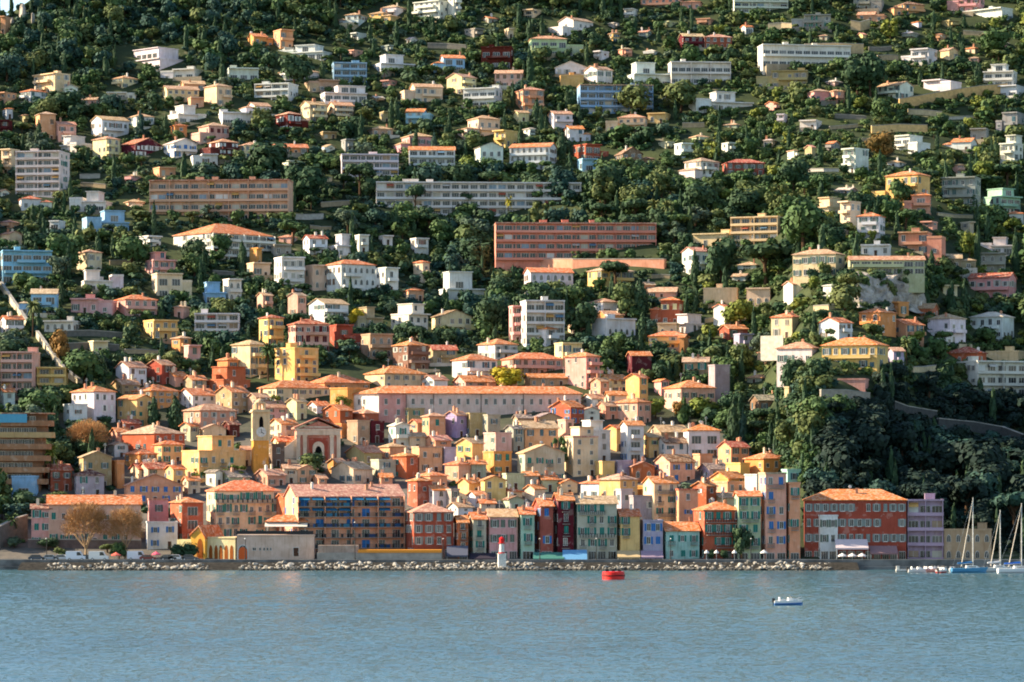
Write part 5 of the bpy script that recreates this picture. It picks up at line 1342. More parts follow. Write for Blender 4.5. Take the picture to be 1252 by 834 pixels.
motorboat(964, 740, 5.6, (.86,.86,.85), 'small white motorboat with a blue stripe alone on the open water', R(8), (.25,.45,.68))
for k, (x, y, L, c, st, lab) in enumerate(((1122, 700.0, 5.2, (.86,.84,.82), None, 'white motorboat moored left of the coral one'), (1138, 699.7, 5.8, (.86,.62,.56), None, 'coral pink motorboat moored before the lilac house'), (1152, 700.6, 5.4, (.85,.84,.82), (.7,.25,.22), 'white motorboat with a red waterline stripe'), (1164, 699.8, 5.0, (.80,.80,.80), None, 'pale grey motorboat moored beside the blue-hulled sailboat'))):
    motorboat(x, y, L, c, lab, R(10 + 25 * k), st, 'motorboats moored at the pontoon')
def buoy():
    D = CAMZ * F / (708.3 - YH); s = D / F; e = empty('mooring_buoy', Vector(((750 - XC) * s, D, 0))); tag(e, 'large red drum-shaped mooring buoy floating before the town', 'buoy')
    r = 13.6 * s; h = 9.4 * s
    m = mat_plain('red_buoy_paint', (.82,.09,.05), .45, .4, 0, .25, 1.2)
    mb = MB(); mb.lathe([(r * .96, -.5), (r, .1), (r, h - .12), (r * .95, h), (.4, h + .03)], 32); mb.build('drum', [m], e)
    mb = MB(); mb.lathe([(r + .02, h * .42), (r + .16, h * .45), (r + .16, h * .58), (r + .02, h * .61)], 32); mb.build('fender_band', [mat_plain('dark_red_rubber', (.45,.05,.04), .7)], e)
    for k in range(3): mb = MB(); mb.box(-.35, .35, -.12, .12, h, h + .42); mb.build('mooring_lug', ['iron'], e, None, ((k - 1) * r * .55, -.3, 0))
buoy()
def pontoon(x, w, label):
    D = CAMZ * F / (699.2 - YH); s = D / F; e = empty('pontoon', Vector(((x - XC) * s, D, 0))); tag(e, label, 'pontoon')
    mb = MB(); mb.box(-w/2, w/2, -.8, .8, .25, .65); mb.build('deck', ['frame'], e)
    for sx in (-1, 1): mb = MB(); mb.box(sx*w*.36 - .5, sx*w*.36 + .5, -.7, .7, -.3, .25); mb.build('float', ['concrete'], e)
    mb = MB(); mb.box(-w/2 + .1, -w/2 + .9, -.4, .4, .65, 1.5); mb.build('locker', ['frame'], e)
pontoon(1104, 3.6, 'white pontoon at the end of the quay, left of the motorboats'); pontoon(1147, 3.2, 'white pontoon among the motorboats')

def tiered_block():
    yb = 606; D = float(depth(33, yb)); s = D / F; e = empty('apartment_block', at(33, yb), R(4)); e.location.y += 6
    tag(e, 'tiered brown apartment block with stacked curved balconies on the far left', 'apartment block', 'apartment blocks on the hillside')
    H = 100 * s; n = 7; sh = H / n; tan, dk = lin((.62,.47,.35)), lin((.52,.40,.31))
    for k in range(n):
        # each floor: recessed body, rounded slab and parapet reaching further right or left in turn
        r0 = (27 + (4 if k in (5, 6) else 0) - 1.2 * abs(k - 4)) * s; l0 = -38 * s if k < 6 else -34 * s
        z = k * sh; pts = lambda g: [(l0, 4), (l0, -5 - g)] + [(r0 - 4 + (4 + g) * math.sin(t * math.pi / 14), -1 - (4 + g) * math.cos(t * math.pi / 14)) for t in range(8)] + [(r0 + g, 4)]
        mb = MB(); mb.flat([(l0 + .2, 5), (l0 + .2, -3.2)] + [(r0 - 5 + 3 * math.sin(t * math.pi / 14), -.2 - 3 * math.cos(t * math.pi / 14)) for t in range(8)] + [(r0 - 2, 5)], z - (6 if k == 0 else 0), z + sh - .01)
        w_ = mb.build('wall', ['plaster'], e, dk)
        for q in range(5):
            u = l0 + 1.6 + q * (r0 - l0 - 7) / 4.3; part('window', 'wide', w_, (u, -3.21, z + .3), 0, (2.2, 1, sh * .74))
        mb = MB(); P, Q = pts(0), pts(-.16); m_ = len(P)
        mb.flat(P, z - .12, z + .12)
        for i in range(m_ - 1):
            a, b, c_, d_ = P[i], P[i + 1], Q[i + 1], Q[i]
            mb.flat([a, b, c_, d_], z + .12, z + .12 + sh * .40)
        if k: mb.build('balcony', ['plaster'], e, tan if k != 5 else lin((.72,.62,.44)))
    mb = MB(); mb.flat(pts(.3), H, H + .35); ro = mb.build('roof', ['tile'], e, lin((.66,.46,.34)))
    mb = MB(); mb.box(-38 * s, -2 * s, -5.6, -5.2, H - sh * .75, H - .05); mb.build('awning', ['cloth'], e, lin((.35,.62,.72)))
    HOUSES_BOX.append((0, 66, 505, 606, 12))
tiered_block()
car(168, (.84,.85,.86), 'white parked van behind the right bare tree', True, 897.5)
car(181, (.45,.10,.10), 'dark red parked car left of the pink parasol')
car(106, (.20,.22,.24), 'black parked car between two white vans')
car(76, (.70,.70,.70), 'silver parked car left of the first white van')
# ------------------------------------------------------------------ landmarks used in labels; garden walls
LM = [(317, 535, 'the clock tower'), (388, 540, 'the church facade'), (570, 492, 'the long pale hall'), (418, 640, 'the balconied seafront hotel'), (1050, 640, 'the big red seafront building'),
      (703, 295, 'the pink apartment block'), (583, 246, 'the long off-white apartment block'), (268, 245, 'the long brownish apartment block'), (49, 212, 'the tall bluish tower block'), (752, 121, 'the turquoise block'),
      (1049, 432, 'the broad yellow villa'), (1088, 357, 'the rock face'), (70, 440, 'the stone ramp'), (267, 296, 'the big white balconied block'), (622, 462, 'the bright yellow tree'), (880, 470, 'the plain pale tower'),
      (1105, 231, 'the large yellow villa'), (428, 341, 'the big white arched villa'), (662, 396, 'the whitish balconied block'), (1165, 120, 'the long ochre wall'), (183, 70, 'the long white ridge house'), (985, 68, 'the long pale building'),
      (534, 13, 'the big terraced villa'), (698, 31, 'the white gabled villa in pines'), (450, 205, 'the ribbed off-white apartments'), (253, 160, 'the pink villa with dark shutters'), (426, 89, 'the light blue rounded villa'), (804, 90, 'the long white modern villa'),
      (930, 284, 'the cream stepped villa'), (937, 322, 'the broad umbrella pine'), (1172, 370, 'the twin cypresses'), (709, 552, 'the plain cream house'), (661, 566, 'the sage grey gabled house'), (111, 495, 'the large white orange-roofed house'),
      (860, 538, 'the white glazed house'), (946, 634, 'the tall pink seafront house'), (258, 562, 'the yellow green-shuttered house'), (294, 624, 'the ochre four-floor house'), (185, 598, 'the wide salmon house'), (780, 476, 'the small square yellow house'), (713, 452, 'the red-striped house'),
      (303, 438, 'the cream palm terrace villa'), (816, 380, 'the red villa'), (598, 192, 'the white classical villa'), (1219, 464, 'the white modern balconied block'), (879, 650, 'the orange seafront house'), (772, 540, 'the blue glazed white house'), (573, 552, 'the bright yellow small house')]

def garden_walls():
    rg = random.Random(12); k = 0; used = {}
    for t in range(4000):
        x, y = rg.uniform(20, 1230), rg.uniform(40, 465); L = rg.uniform(22, 58)
        if town(x, y) or (x > 930 and y > 455) or (x < 330 and y < 95) or (415 < x < 650 and 268 < y < 440) or (690 < x < 1005 and 190 < y < 300): continue
        if any(h['x0'] - 4 < x + L / 2 and h['x1'] + 4 > x - L / 2 and h['yt'] - 3 < y and h['yb'] + 7 > y - 6 for h in HOUSES): continue
        if any(a - 6 < x + L / 2 and b > x - L / 2 - 6 and c - 8 < y < d_ + 10 for a, b, c, d_ in CLEAR): continue
        best = min(LM, key=lambda l: math.hypot((l[0] - x) * .8, (l[1] - y) * 1.4)); dx, dy = x - best[0], y - best[1]
        rel = ('right of' if dx > 0 else 'left of') if abs(dx) > abs(dy) else ('below' if dy > 0 else 'above')
        cn, col = rg.choice([('grey', (.48,.46,.42)), ('cream', (.78,.70,.55)), ('beige', (.66,.58,.46)), ('pale', (.76,.73,.67))])
        key = '%s garden terrace wall %s %s' % (cn, rel, best[2])
        if key in used: continue
        used[key] = 1; sl = rg.uniform(-.10, .10)
        o = wall_along('terrace_wall', [(x - L / 2, y - sl * L / 2), (x, y + rg.uniform(-1, 1)), (x + L / 2, y + sl * L / 2)], rg.uniform(3.5, 6.5), col, key)
        o['group'] = 'garden terrace walls on the hillside'; k += 1
        if k >= 34: break
garden_walls()
# ------------------------------------------------------------------ vegetation
TINT = [(.038,.068,.034), (.062,.100,.036), (.098,.116,.042), (.140,.158,.032), (.030,.064,.052), (.38,.27,.02), (.19,.10,.03), (.068,.096,.066), (.1,.1,.1), (.013,.026,.021)]  # last tint: greens with the right bank's shade put into the colour
_g = 2
def cubesphere():
    V, Fq, pts = [], [], {}
    def pid(p):
        k = tuple(np.round(p, 4))
        if k not in pts: pts[k] = len(V); V.append(np.array(p) / np.linalg.norm(p))
        return pts[k]
    for n, a, b in (((1,0,0),(0,1,0),(0,0,1)), ((-1,0,0),(0,0,1),(0,1,0)), ((0,1,0),(0,0,1),(1,0,0)), ((0,-1,0),(1,0,0),(0,0,1)), ((0,0,1),(1,0,0),(0,1,0)), ((0,0,-1),(0,1,0),(1,0,0))):
        n, a, b = map(lambda q: np.array(q, float), (n, a, b))
        for i in range(_g):
            for j in range(_g):
                Fq.append([pid(n + a * (2*(i+di)/_g-1) + b * (2*(j+dj)/_g-1)) for di, dj in ((0,0),(1,0),(1,1),(0,1))])
    return np.array(V), np.array(Fq)
CSV, CSF = cubesphere()
def leaves(lobes, n, size, g, core=.66, up=.25, jit=.75):
    """lobes: (cx,cy,cz,rx,ry,rz); returns quads (k,4,3): leaf clumps over the lobes plus a dark inner core per lobe"""
    L = np.array(lobes, float); ar = (L[:, 3] * L[:, 4] + L[:, 3] * L[:, 5]); ar = ar / ar.sum()
    idx = g.choice(len(L), n, p=ar)
    u = g.normal(size=(n, 3)); u /= np.linalg.norm(u, axis=1, keepdims=True)
    r = g.uniform(.64, 1.20, (n, 1))
    P = L[idx, :3] + u * r * L[idx, 3:]
    nn = u / L[idx, 3:]; nn /= np.linalg.norm(nn, axis=1, keepdims=True)
    nn = nn + g.normal(size=(n, 3)) * jit * .36 + np.array([0, 0, up]); nn /= np.linalg.norm(nn, axis=1, keepdims=True)
    t = np.cross(nn, g.normal(size=(n, 3))); t /= np.linalg.norm(t, axis=1, keepdims=True); b = np.cross(nn, t)
    s = size * g.uniform(.55, 1.25, (n, 1)); k = g.uniform(.55, 1.0, (n, 1))
    Q = np.stack([P - t*s - b*s*k, P + t*s*.8 - b*s*k, P + t*s + b*s*k*.7, P - t*s*.7 + b*s*k], 1)
    if core > 0:
        C = np.concatenate([(c[:3] + CSV * c[3:] * core)[CSF] for c in L]); Q = np.concatenate([Q, C])
    return Q
def lob_round(g, n=8, lo=.30):
    out = [(0, 0, .62, .34, .34, .30)]
    for k in range(n):
        a = k * 2.4 + g.uniform(-.5, .5); rr = g.uniform(.12, .30); z = g.uniform(lo + .10, .84); q = g.uniform(.19, .30)
        out.append((rr * math.cos(a), rr * math.sin(a), z, q, q, q * .85))
    return out
def lob_pine(g, n=7):
    out = [(0, 0, .80, .33, .33, .13)]
    for k in range(n):
        a = k * 2.4 + g.uniform(-.5, .5); rr = g.uniform(.2, .36); q = g.uniform(.14, .22)
        out.append((rr * math.cos(a), rr * math.sin(a), g.uniform(.72, .86), q, q, q * .62))
    return out
def lob_cyp(g):
    return [(g.uniform(-.08, .08), g.uniform(-.08, .08), z, w, w, .16) for z, w in ((.16, .36), (.30, .44), (.44, .45), (.58, .40), (.71, .32), (.83, .22), (.92, .12))]
def lob_loose(g, n=9):
    out = []
    for k in range(n):
        a = k * 2.4 + g.uniform(-.6, .6); rr = g.uniform(.08, .36); q = g.uniform(.12, .22)
        out.append((rr * math.cos(a), rr * math.sin(a), g.uniform(.36, .88), q, q, q * .8))
    return out
def lob_shrub(g, n=4):
    out = [(0, 0, .4, .38, .38, .42)]
    for k in range(n):
        a = k * 1.9 + g.uniform(-.5, .5); q = g.uniform(.18, .3)
        out.append((.3 * math.cos(a), .3 * math.sin(a), g.uniform(.25, .6), q, q, q * 1.1))
    return out
KINDS = dict(round=(lob_round, .062), pine=(lob_pine, .058), cypress=(lob_cyp, .085), loose=(lob_loose, .055), shrub=(lob_shrub, .11))
def quads_mesh(Q, name, mats, mi=None):
    n = len(Q); me = bpy.data.meshes.new(name)
    me.vertices.add(n * 4); me.vertices.foreach_set('co', Q.reshape(-1).astype(np.float32))
    me.loops.add(n * 4); me.loops.foreach_set('vertex_index', np.arange(n * 4, dtype=np.int32))
    me.polygons.add(n); me.polygons.foreach_set('loop_start', np.arange(0, n * 4, 4, dtype=np.int32))
    for m in mats: me.materials.append(m)
    if mi is not None: me.polygons.foreach_set('material_index', mi.astype(np.int32))
    me.update(calc_edges=True); return me
FINE, COARSE, CROWN = {}, {}, {}
for kd, (fn, sz) in KINDS.items():
    for v in range(4):
        g = np.random.default_rng(100 + v * 7 + len(kd)); lob = fn(g)
        CROWN[kd, v] = quads_mesh(leaves(lob, 900 if kd != 'shrub' else 260, sz * .85, g), kd + '_crown', [MT['leaf']])
        COARSE[kd, v] = leaves(lob, 300 if kd != 'shrub' else 70, sz * 1.5, g)
def trunk_mesh(kd, v):
    g = np.random.default_rng(v + 5); mb = MB(); top = dict(round=.55, pine=.72, cypress=.3, loose=.5, shrub=.3)[kd]
    bx, by = g.uniform(-.05, .05, 2); r = .035 if kd != 'cypress' else .06
    mb.tube((0, 0, -.25), (bx, by, top * .6), r * 1.2, r, 7); mb.tube((bx, by, top * .6), (bx * 1.5, by * 1.5, top + .1), r, r * .4, 6)
    for k in range(4):
        a = k * 1.57 + g.uniform(-.4, .4); mb.tube((bx, by, top * (.55 + .1 * k)), (.26 * math.cos(a), .26 * math.sin(a), top + .12), r * .6, r * .25, 5)
    return mb.mesh(kd + '_trunk', ['bark'])
TRUNK = {(k, v): trunk_mesh(k, v) for k in KINDS for v in range(2)}

def palm_meshes():
    mb = MB(); mb.tube((0, 0, -.1), (.02, 0, .45), .045, .035, 8); mb.tube((.02, 0, .45), (0, .01, .82), .035, .03, 8); tr = mb.mesh('palm_trunk', ['bark'])
    g = np.random.default_rng(3); Q = []
    for k in range(34):
        a = k * 2.4; el = g.uniform(-.35, 1.2); L = g.uniform(.36, .5); p = np.array([0, 0, .83]); d = np.array([math.cos(a) * math.cos(el), math.sin(a) * math.cos(el), math.sin(el)])
        side = np.array([-math.sin(a), math.cos(a), 0]); n = 5
        for i in range(n):
            q = p + d * L / n; w0 = .055 * math.sin(math.pi * (i + .4) / (n + .8)) + .008; w1 = .055 * math.sin(math.pi * (i + 1.4) / (n + .8)) + .004
            dz = np.array([0, 0, -.03])
            Q.append([p - side * w0 + dz, p, q, q - side * w1 + dz]); Q.append([p, p + side * w0 + dz, q + side * w1 + dz, q])
            p = q; d = d + np.array([0, 0, -.24]); d /= np.linalg.norm(d)
    return tr, quads_mesh(np.array(Q), 'palm_fronds', [MT['leaf']])
PALM = palm_meshes()
def bare_meshes(seed):
    g = np.random.default_rng(seed); tr = MB(); tr.tube((0, 0, -.04), (0, 0, .24), .026, .022, 8)
    for k in range(9):
        a = k * 2.4 + g.uniform(-.3, .3); r1 = g.uniform(.12, .2); r2 = g.uniform(.26, .40); z2 = g.uniform(.6, .85)
        p0 = (0, 0, g.uniform(.18, .25)); p1 = (r1 * math.cos(a), r1 * math.sin(a), g.uniform(.38, .5)); p2 = (r2 * math.cos(a), r2 * math.sin(a), z2)
        tr.tube(p0, p1, .013, .009, 6); tr.tube(p1, p2, .009, .004, 5)
        for j in range(4):
            b = a + g.uniform(-.9, .9); q = np.array(p1) + (np.array(p2) - np.array(p1)) * g.uniform(.1, .8)
            tr.tube(q, (r2 * 1.1 * math.cos(b), r2 * 1.1 * math.sin(b), min(.95, q[2] + g.uniform(.1, .35))), .005, .002, 4)
    n = 5200; u = g.normal(size=(n, 3)); u /= np.linalg.norm(u, axis=1, keepdims=True); u[:, 2] = np.where(u[:, 2] < -.35, -u[:, 2], u[:, 2])
    rad = g.uniform(.25, 1.0, (n, 1)) ** .6; lump = 1 + .12 * np.sin(u[:, :1] * 7 + seed) * np.cos(u[:, 1:2] * 6)
    P = np.array([0, 0, .56]) + u * rad * lump * np.array([.47, .47, .42])
    d = u + g.normal(size=(n, 3)) * .55 + np.array([0, 0, .25]); d /= np.linalg.norm(d, axis=1, keepdims=True)
    t = np.cross(d, g.normal(size=(n, 3))); t /= np.linalg.norm(t, axis=1, keepdims=True)
    L = g.uniform(.02, .05, (n, 1)); w = g.uniform(.0022, .0050, (n, 1))
    return tr.mesh('bare_trunk', ['palebark']), quads_mesh(np.stack([P - d*L - t*w, P - d*L + t*w, P + d*L + t*w*.5, P + d*L - t*w*.5], 1), 'bare_twigs', [MT['twig']])

TREES = []
def tree_object(x, y, hpx, wpx, kd, tint, name, label, group=None, v=0, cat='tree', D=None):
    p = at(x, y, D); s = p.y / F; h, w = hpx * s, wpx * s
    e = empty(name, p, (v * 1.7 + x) % 6.28); tag(e, label, cat, group)
    if kd == 'palm': a, b = PALM
    elif kd == 'bare': a, b = bare_meshes(int(x))
    else: a, b = TRUNK[kd, v % 2], CROWN[kd, v % 4]
    sc = (w, w, h)
    put('trunk', a, e, None, None, 0, sc); put('crown', b, e, TINT[tint] if isinstance(tint, int) else tint, None, 0, sc)
    TREES.append((x, y, wpx, hpx)); return e
HAND = """
937 352 58 68 pine 0 umbrella_pine broad dark umbrella pine beside the beige villa on the right spur
882 350 58 42 round 0 pine_tree tall dark rounded pine left of the broad umbrella pine
905 402 38 40 round 3 broadleaf_tree bright green round tree beside a white block with an orange roof
766 391 44 36 round 2 broadleaf_tree olive gold rounded tree left of the red villa
782 392 50 22 cypress 0 conifer dark conifer squeezed against the olive gold rounded tree
711 414 42 42 round 0 pine_tree dark brownish pine right of the grey balconied block
1032 388 46 46 round 2 pine_tree leaning olive brown pine at the left foot of the rock face
1075 196 34 34 round 6 broadleaf_tree russet brown rounded tree under the short ochre retaining wall
1195 336 60 9 cypress 0 cypress_tree tall slim cypress standing before the white villa beside the yellow-green tree
1241 338 56 9 cypress 0 cypress_tree tall slim cypress at the far right edge
1163 392 46 13 cypress 0 cypress_tree left one of the twin cypresses above the white tan-roofed villa
1179 395 50 12 cypress 0 cypress_tree right one of the twin cypresses above the white tan-roofed villa
1139 332 26 8 cypress 0 cypress_tree short cypress in front of the long low colonnaded house
1185 322 42 24 loose 3 broadleaf_tree yellow-green tree beside the tall slim cypress
1153 342 32 36 round 2 broadleaf_tree olive bronze tree at the right end of the long low colonnaded house
1146 360 26 30 round 1 broadleaf_tree green tree with flat crown at the right edge of the rock face
897 548 58 16 cypress 0 cypress_tree tallest dark cypress beside the old town's upper right houses
908 548 46 12 cypress 4 cypress_tree thinner cypress directly right of the tallest one
188 526 38 17 cypress 0 cypress_tree dark cypress left of another beside the orange-yellow house
214 527 40 20 cypress 0 cypress_tree wider dark cypress between the orange-yellow house and the peach house
720 416 24 8 cypress 0 cypress_tree small black cypress in front of the grey balconied block
648 110 52 10 cypress 0 cypress_tree slim cypress below the pale villa with teal glazing
478 158 36 8 cypress 0 cypress_tree slim cypress above the cream pink house in the upper middle
508 192 34 8 cypress 0 cypress_tree dark cypress in front of the cream pink house, taller of two
531 196 34 9 cypress 4 cypress_tree dark cypress right of the cream pink house
47 182 34 9 cypress 0 cypress_tree slim cypress left of the pink tan-roofed villa with dark crown
172 166 30 9 cypress 4 cypress_tree dark cypress right of the white tan-roofed villa
203 168 26 9 cypress 0 cypress_tree dark cypress above the white gabled house with blue shutters
296 330 34 12 cypress 0 cypress_tree dark cypress under the right corner of the big white balconied block
432 316 30 10 cypress 1 cypress_tree green cypress behind the big white arched villa
850 350 42 12 cypress 0 cypress_tree dark cypress before the white house below the cream stepped villa
656 150 28 12 cypress 0 cypress_tree dark conifer beside a small tan-roofed house of the upper middle
687 196 34 12 cypress 0 cypress_tree dark cypress right of the white arched gabled villa
622 476 26 44 round 5 mimosa_tree bright yellow flowering tree behind the long pale hall
436 400 24 20 round 5 mimosa_tree small golden orange tree beside a beige house on the mid slope
72 446 42 28 round 6 broadleaf_tree orange leafed tree on the terrace right of the stone ramp
102 474 48 52 round 1 broadleaf_tree wide bright green tree above the white orange-roofed house
105 684 74 64 bare 0 bare_tree left and larger of two bare trees on the quay
153 684 68 52 bare 0 bare_tree right and smaller of two bare trees on the quay
108 562 50 56 bare 0 bare_tree bare brown tree behind the ochre gabled house
145 684 24 22 round 1 bush round green bush between the bare trees and the quay
74 684 18 20 loose 2 bush olive bush under the left bare tree
219 685 22 26 round 0 bush dark clipped bush left of the yellow gabled wing
233 685 22 20 round 0 bush second dark clipped bush touching the yellow gabled wing
382 584 32 38 round 2 broadleaf_tree round olive green tree in front of the church door
248 588 18 34 loose 3 broadleaf_tree bright young tree under the yellow house with green shutters
287 588 20 32 loose 3 broadleaf_tree bright young tree between the yellow house and the clock tower
800 286 40 22 palm 2 palm_tree left of two tall palms in the dark wood
816 290 44 22 palm 2 palm_tree right of two tall palms in the dark wood
328 466 44 26 palm 1 palm_tree palm on the terrace beside the cream villa with one bright side
40 412 44 24 palm 2 palm_tree shaggy palm beside the stone ramp
470 104 20 14 palm 1 palm_tree small palm right of the light blue rounded villa
14 664 34 24 palm 1 palm_tree palm above the dark rampart at the left end of the quay
62 600 54 24 palm 3 palm_tree yellow-green palm before the tiered tan apartments
1108 452 36 18 palm 2 palm_tree tall palm in the garden right of the broad yellow villa
375 250 50 52 round 0 pine_tree big dark pine right of the long brownish apartment block
330 222 50 60 round 0 pine_tree massive dark pine behind the long brownish apartment block
440 244 46 40 pine 0 pine_tree dark pine left of the long off-white apartment block
508 268 44 26 pine 0 umbrella_pine umbrella pine standing before the long off-white apartment block
570 266 34 26 pine 0 umbrella_pine flat pine before the middle of the long off-white apartment block
622 270 28 12 palm 5 palm_tree golden palm before the long off-white apartment block
735 252 48 44 round 0 pine_tree dark pine at the right end of the long off-white apartment block
575 222 34 30 round 3 broadleaf_tree bright yellow-green tree beside the white classical villa
772 142 38 44 round 2 broadleaf_tree olive green tree right of the turquoise block
832 138 40 46 round 2 broadleaf_tree wide olive tree left of the long white villa with tan roof
690 50 0 0 skip 0 x x
360 108 44 40 round 0 pine_tree dark pine among white houses of the upper left
82 144 34 40 round 0 pine_tree dark rounded pine above the pink tan-roofed villa
135 142 28 34 round 4 pine_tree dark blue-green pine between white houses of the upper left
330 290 0 0 skip 0 x x
268 318 34 34 round 1 pine_tree bushy pine covering the front of the big white balconied block
237 332 40 38 round 0 pine_tree dark tree at the left foot of the big white balconied block
160 330 44 42 round 1 broadleaf_tree bushy green tree right of the cream villa by the left slope
78 336 48 46 round 1 broadleaf_tree bushy tree right of the light blue stepped house
357 300 30 38 pine 1 umbrella_pine umbrella pine before the small white red-roofed house
752 356 38 44 pine 0 umbrella_pine umbrella pine in front of the yellow villa under the podium wall
1130 236 30 40 pine 0 umbrella_pine flat umbrella pine right of the large yellow villa
1208 234 20 46 pine 0 umbrella_pine flat umbrella pine before the grey white house on the right spur
1100 254 38 30 round 1 broadleaf_tree dark green tree in front of the large yellow villa
910 272 40 44 round 0 pine_tree dark tree above the cream stepped villa
984 312 70 60 round 1 pine_tree big pine mass left of the cream stepped house on the right spur
1018 305 30 36 round 0 broadleaf_tree dark tree right of the big pine mass on the right spur
1000 96 0 0 skip 0 x x
1048 120 52 44 round 0 pine_tree tall dark pine on the upper right slope
1065 122 60 40 round 0 pine_tree tall dark pine, right neighbour of another on the upper right slope
1215 72 34 44 round 1 pine_tree broad pine above the bright white stepped villa
1030 512 32 32 round 1 broadleaf_tree bright round tree below the small pink terrace roof
1066 562 36 34 loose 7 broadleaf_tree pale grey-green tree halfway down the dark bank
975 520 40 44 round 0 broadleaf_tree dark round tree behind the old town's right end
802 512 24 24 round 3 broadleaf_tree bright green tree beside the pink house near the plain tower
860 512 28 40 round 3 broadleaf_tree bright green garden tree above the white glazed house
836 518 30 16 cypress 1 cypress_tree green cypress in the garden below the pink orange-roofed house
830 518 30 22 loose 6 broadleaf_tree reddish shrub tree in the garden below the pink house
866 512 0 0 skip 0 x x
820 455 24 40 round 2 broadleaf_tree olive tree right of the maroon blind house
905 455 34 34 round 2 broadleaf_tree golden green tree above the plain pale tower
933 446 44 36 loose 7 broadleaf_tree grey-green drooping tree left of the white pink-roofed house
750 448 40 34 round 1 broadleaf_tree dark green tree right of the white arcaded house in the middle slope
686 578 46 22 loose 1 broadleaf_tree small dark tree at the left edge of the plain cream house
870 684 14 11 round 0 bush clipped dark bush before the orange seafront house, left of two
885 684 14 11 round 0 bush clipped dark bush before the orange seafront house, right of two
907 686 46 28 loose 0 broadleaf_tree dark leafy tree before the narrow houses left of the tall pink house
336 506 24 18 loose 3 broadleaf_tree small bright tree by the dark ochre wall
420 504 20 22 round 3 broadleaf_tree bright bush left of the long pale hall
22 640 26 40 round 4 broadleaf_tree dark tree above the rampart at the left end of the quay
48 628 22 30 loose 1 broadleaf_tree small tree between the rampart and the long pink house
70 612 12 30 round 2 bush flowering olive bush under the red and lilac houses
58 672 14 26 round 0 bush dark bush at the left end of the brown stone wall
132 676 12 30 loose 2 bush yellowish low bush under the right bare tree
1010 590 20 26 loose 2 bush sunlit bush above the big red seafront building
"""
for k, ln in enumerate(HAND.strip().splitlines()):
    p = ln.split(None, 7)
    if p[4] == 'skip': continue
    x, y, h, w = map(float, p[:4]); kd = p[4]
    Dq = None
    if y >= 684: y, Dq = 686, 903.8 if kd != 'bush' else 903.0
    tree_object(x, y, h, w, kd, int(p[5]), p[6], p[7], None, k, dict(palm_tree='palm', bush='bush').get(p[6], 'tree'), Dq)

# woods: seeded spots on the ground wherever no house, wall or old-town street stands
HB = np.array([(h['x0'], h['x1'], h['yt'], h['yb'], h['ext'] + 1.5) for h in HOUSES] + HOUSES_BOX + [(a, b, c, d, 3) for a, b, c, d in CLEAR], float)
HT = np.array([(t[0] - t[2] * .42, t[0] + t[2] * .42, t[1] - t[3], t[1]) for t in TREES])
def blocked(x, y, w, h, allow, foot=True):
    ov = (HB[:, 0] < x + w * .42) & (HB[:, 1] > x - w * .42)
    fr = ov & (HB[:, 3] <= y) & (y - h < HB[:, 3] - allow * (HB[:, 3] - HB[:, 2]))
    if fr.any(): return True
    ft = ov & (y <= HB[:, 3]) & (y > HB[:, 3] - HB[:, 4] - w * .3)
    return bool(ft.any())
def zone(x, y):
    if y < 95 and x < 330: return 'on the wooded ridge at the upper left'
    if x > 900 and y > 470: return 'on the dark bank behind the moored sailboats'
    if town(x, y): return 'among the old town houses'
    if x < 420 and y < 225: return 'among the upper left villas'
    if x < 860 and y < 225: return 'around the turquoise block in the upper middle'
    if y < 225: return 'on the upper right slope'
    if x < 340: return 'on the terraced left slope'
    if x < 860: return 'in the wooded ravine below the long off-white block'
    return 'on the sunny right-hand spur'
cand = []
rt = random.Random(21); grid = {}
def near(x, y, w):
    gx, gy = int(x // 24), int(y // 14)
    for i in range(gx - 1, gx + 2):
        for j in range(gy - 1, gy + 2):
            for (a, b, c) in grid.get((i, j), ()):
                if abs(a - x) < .33 * (w + c) * .9 and abs(b - y) < 3.4 + .08 * w: return True
    return False
for t in range(46000):
    x, y = rt.uniform(-60, 1312), rt.uniform(-58, 690)
    if y < float(ztop(x)) + 1.5: continue
    if (town(x, y) and not (x < 34 and y < 672)) or (y > 672) or (970 < x < 1112 and y > 640): continue
    z = zone(x, y); D = float(depth(x, y)); s = D / F
    ridge = 'ridge' in z; bank = 'bank' in z
    q = rt.random()
    kd = 'round' if q < (.62 if not ridge else .7) else 'pine' if q < .76 else 'loose' if q < .93 else 'cypress'
    wm = (rt.uniform(8, 15) if t < 9000 else rt.uniform(5, 10) if t < 25000 else rt.uniform(3.5, 6)) * (.8 if y < 150 else 1) * (.82 if ridge else 1) * (.85 if x > 860 and not bank else 1); hm = wm * rt.uniform(.75, 1.15)
    if kd == 'pine': hm = wm * rt.uniform(.8, 1.1); wm *= 1.1
    if kd == 'cypress': hm = rt.uniform(6, 12); wm = rt.uniform(1.6, 2.6)
    w, h = wm / s, hm / s
    if blocked(x, y, w, h, .38 if t % 4 else .55): continue
    if near(x, y, w): continue
    grid.setdefault((int(x // 24), int(y // 14)), []).append((x, y, w))
    u = rt.random()
    if ridge: tint = 4 if u < .45 else 0 if u < .72 else 1 if u < .9 else 2
    elif bank: tint = (9 if u < .8 else 4) if x > 1010 - max(0, y - 560) * .6 else (0 if u < .4 else 1 if u < .75 else 2)  # right part of the bank gets the tint with painted shade
    elif 'ravine' in z: tint = 0 if u < .45 else 4 if u < .7 else 1 if u < .93 else 2
    elif 'spur' in z or 'upper right' in z: tint = 1 if u < .4 else 2 if u < .66 else 0 if u < .90 else 3
    else: tint = 0 if u < .35 else 1 if u < .68 else 2 if u < .86 else 4 if u < .96 else 7
    if kd == 'cypress': tint = 0
    if kd == 'loose' and tint in (0, 4) and not bank: tint = rt.choice([1, 2, 7])
    cand.append((x, y, w, h, kd, tint, rt.randrange(4), z))
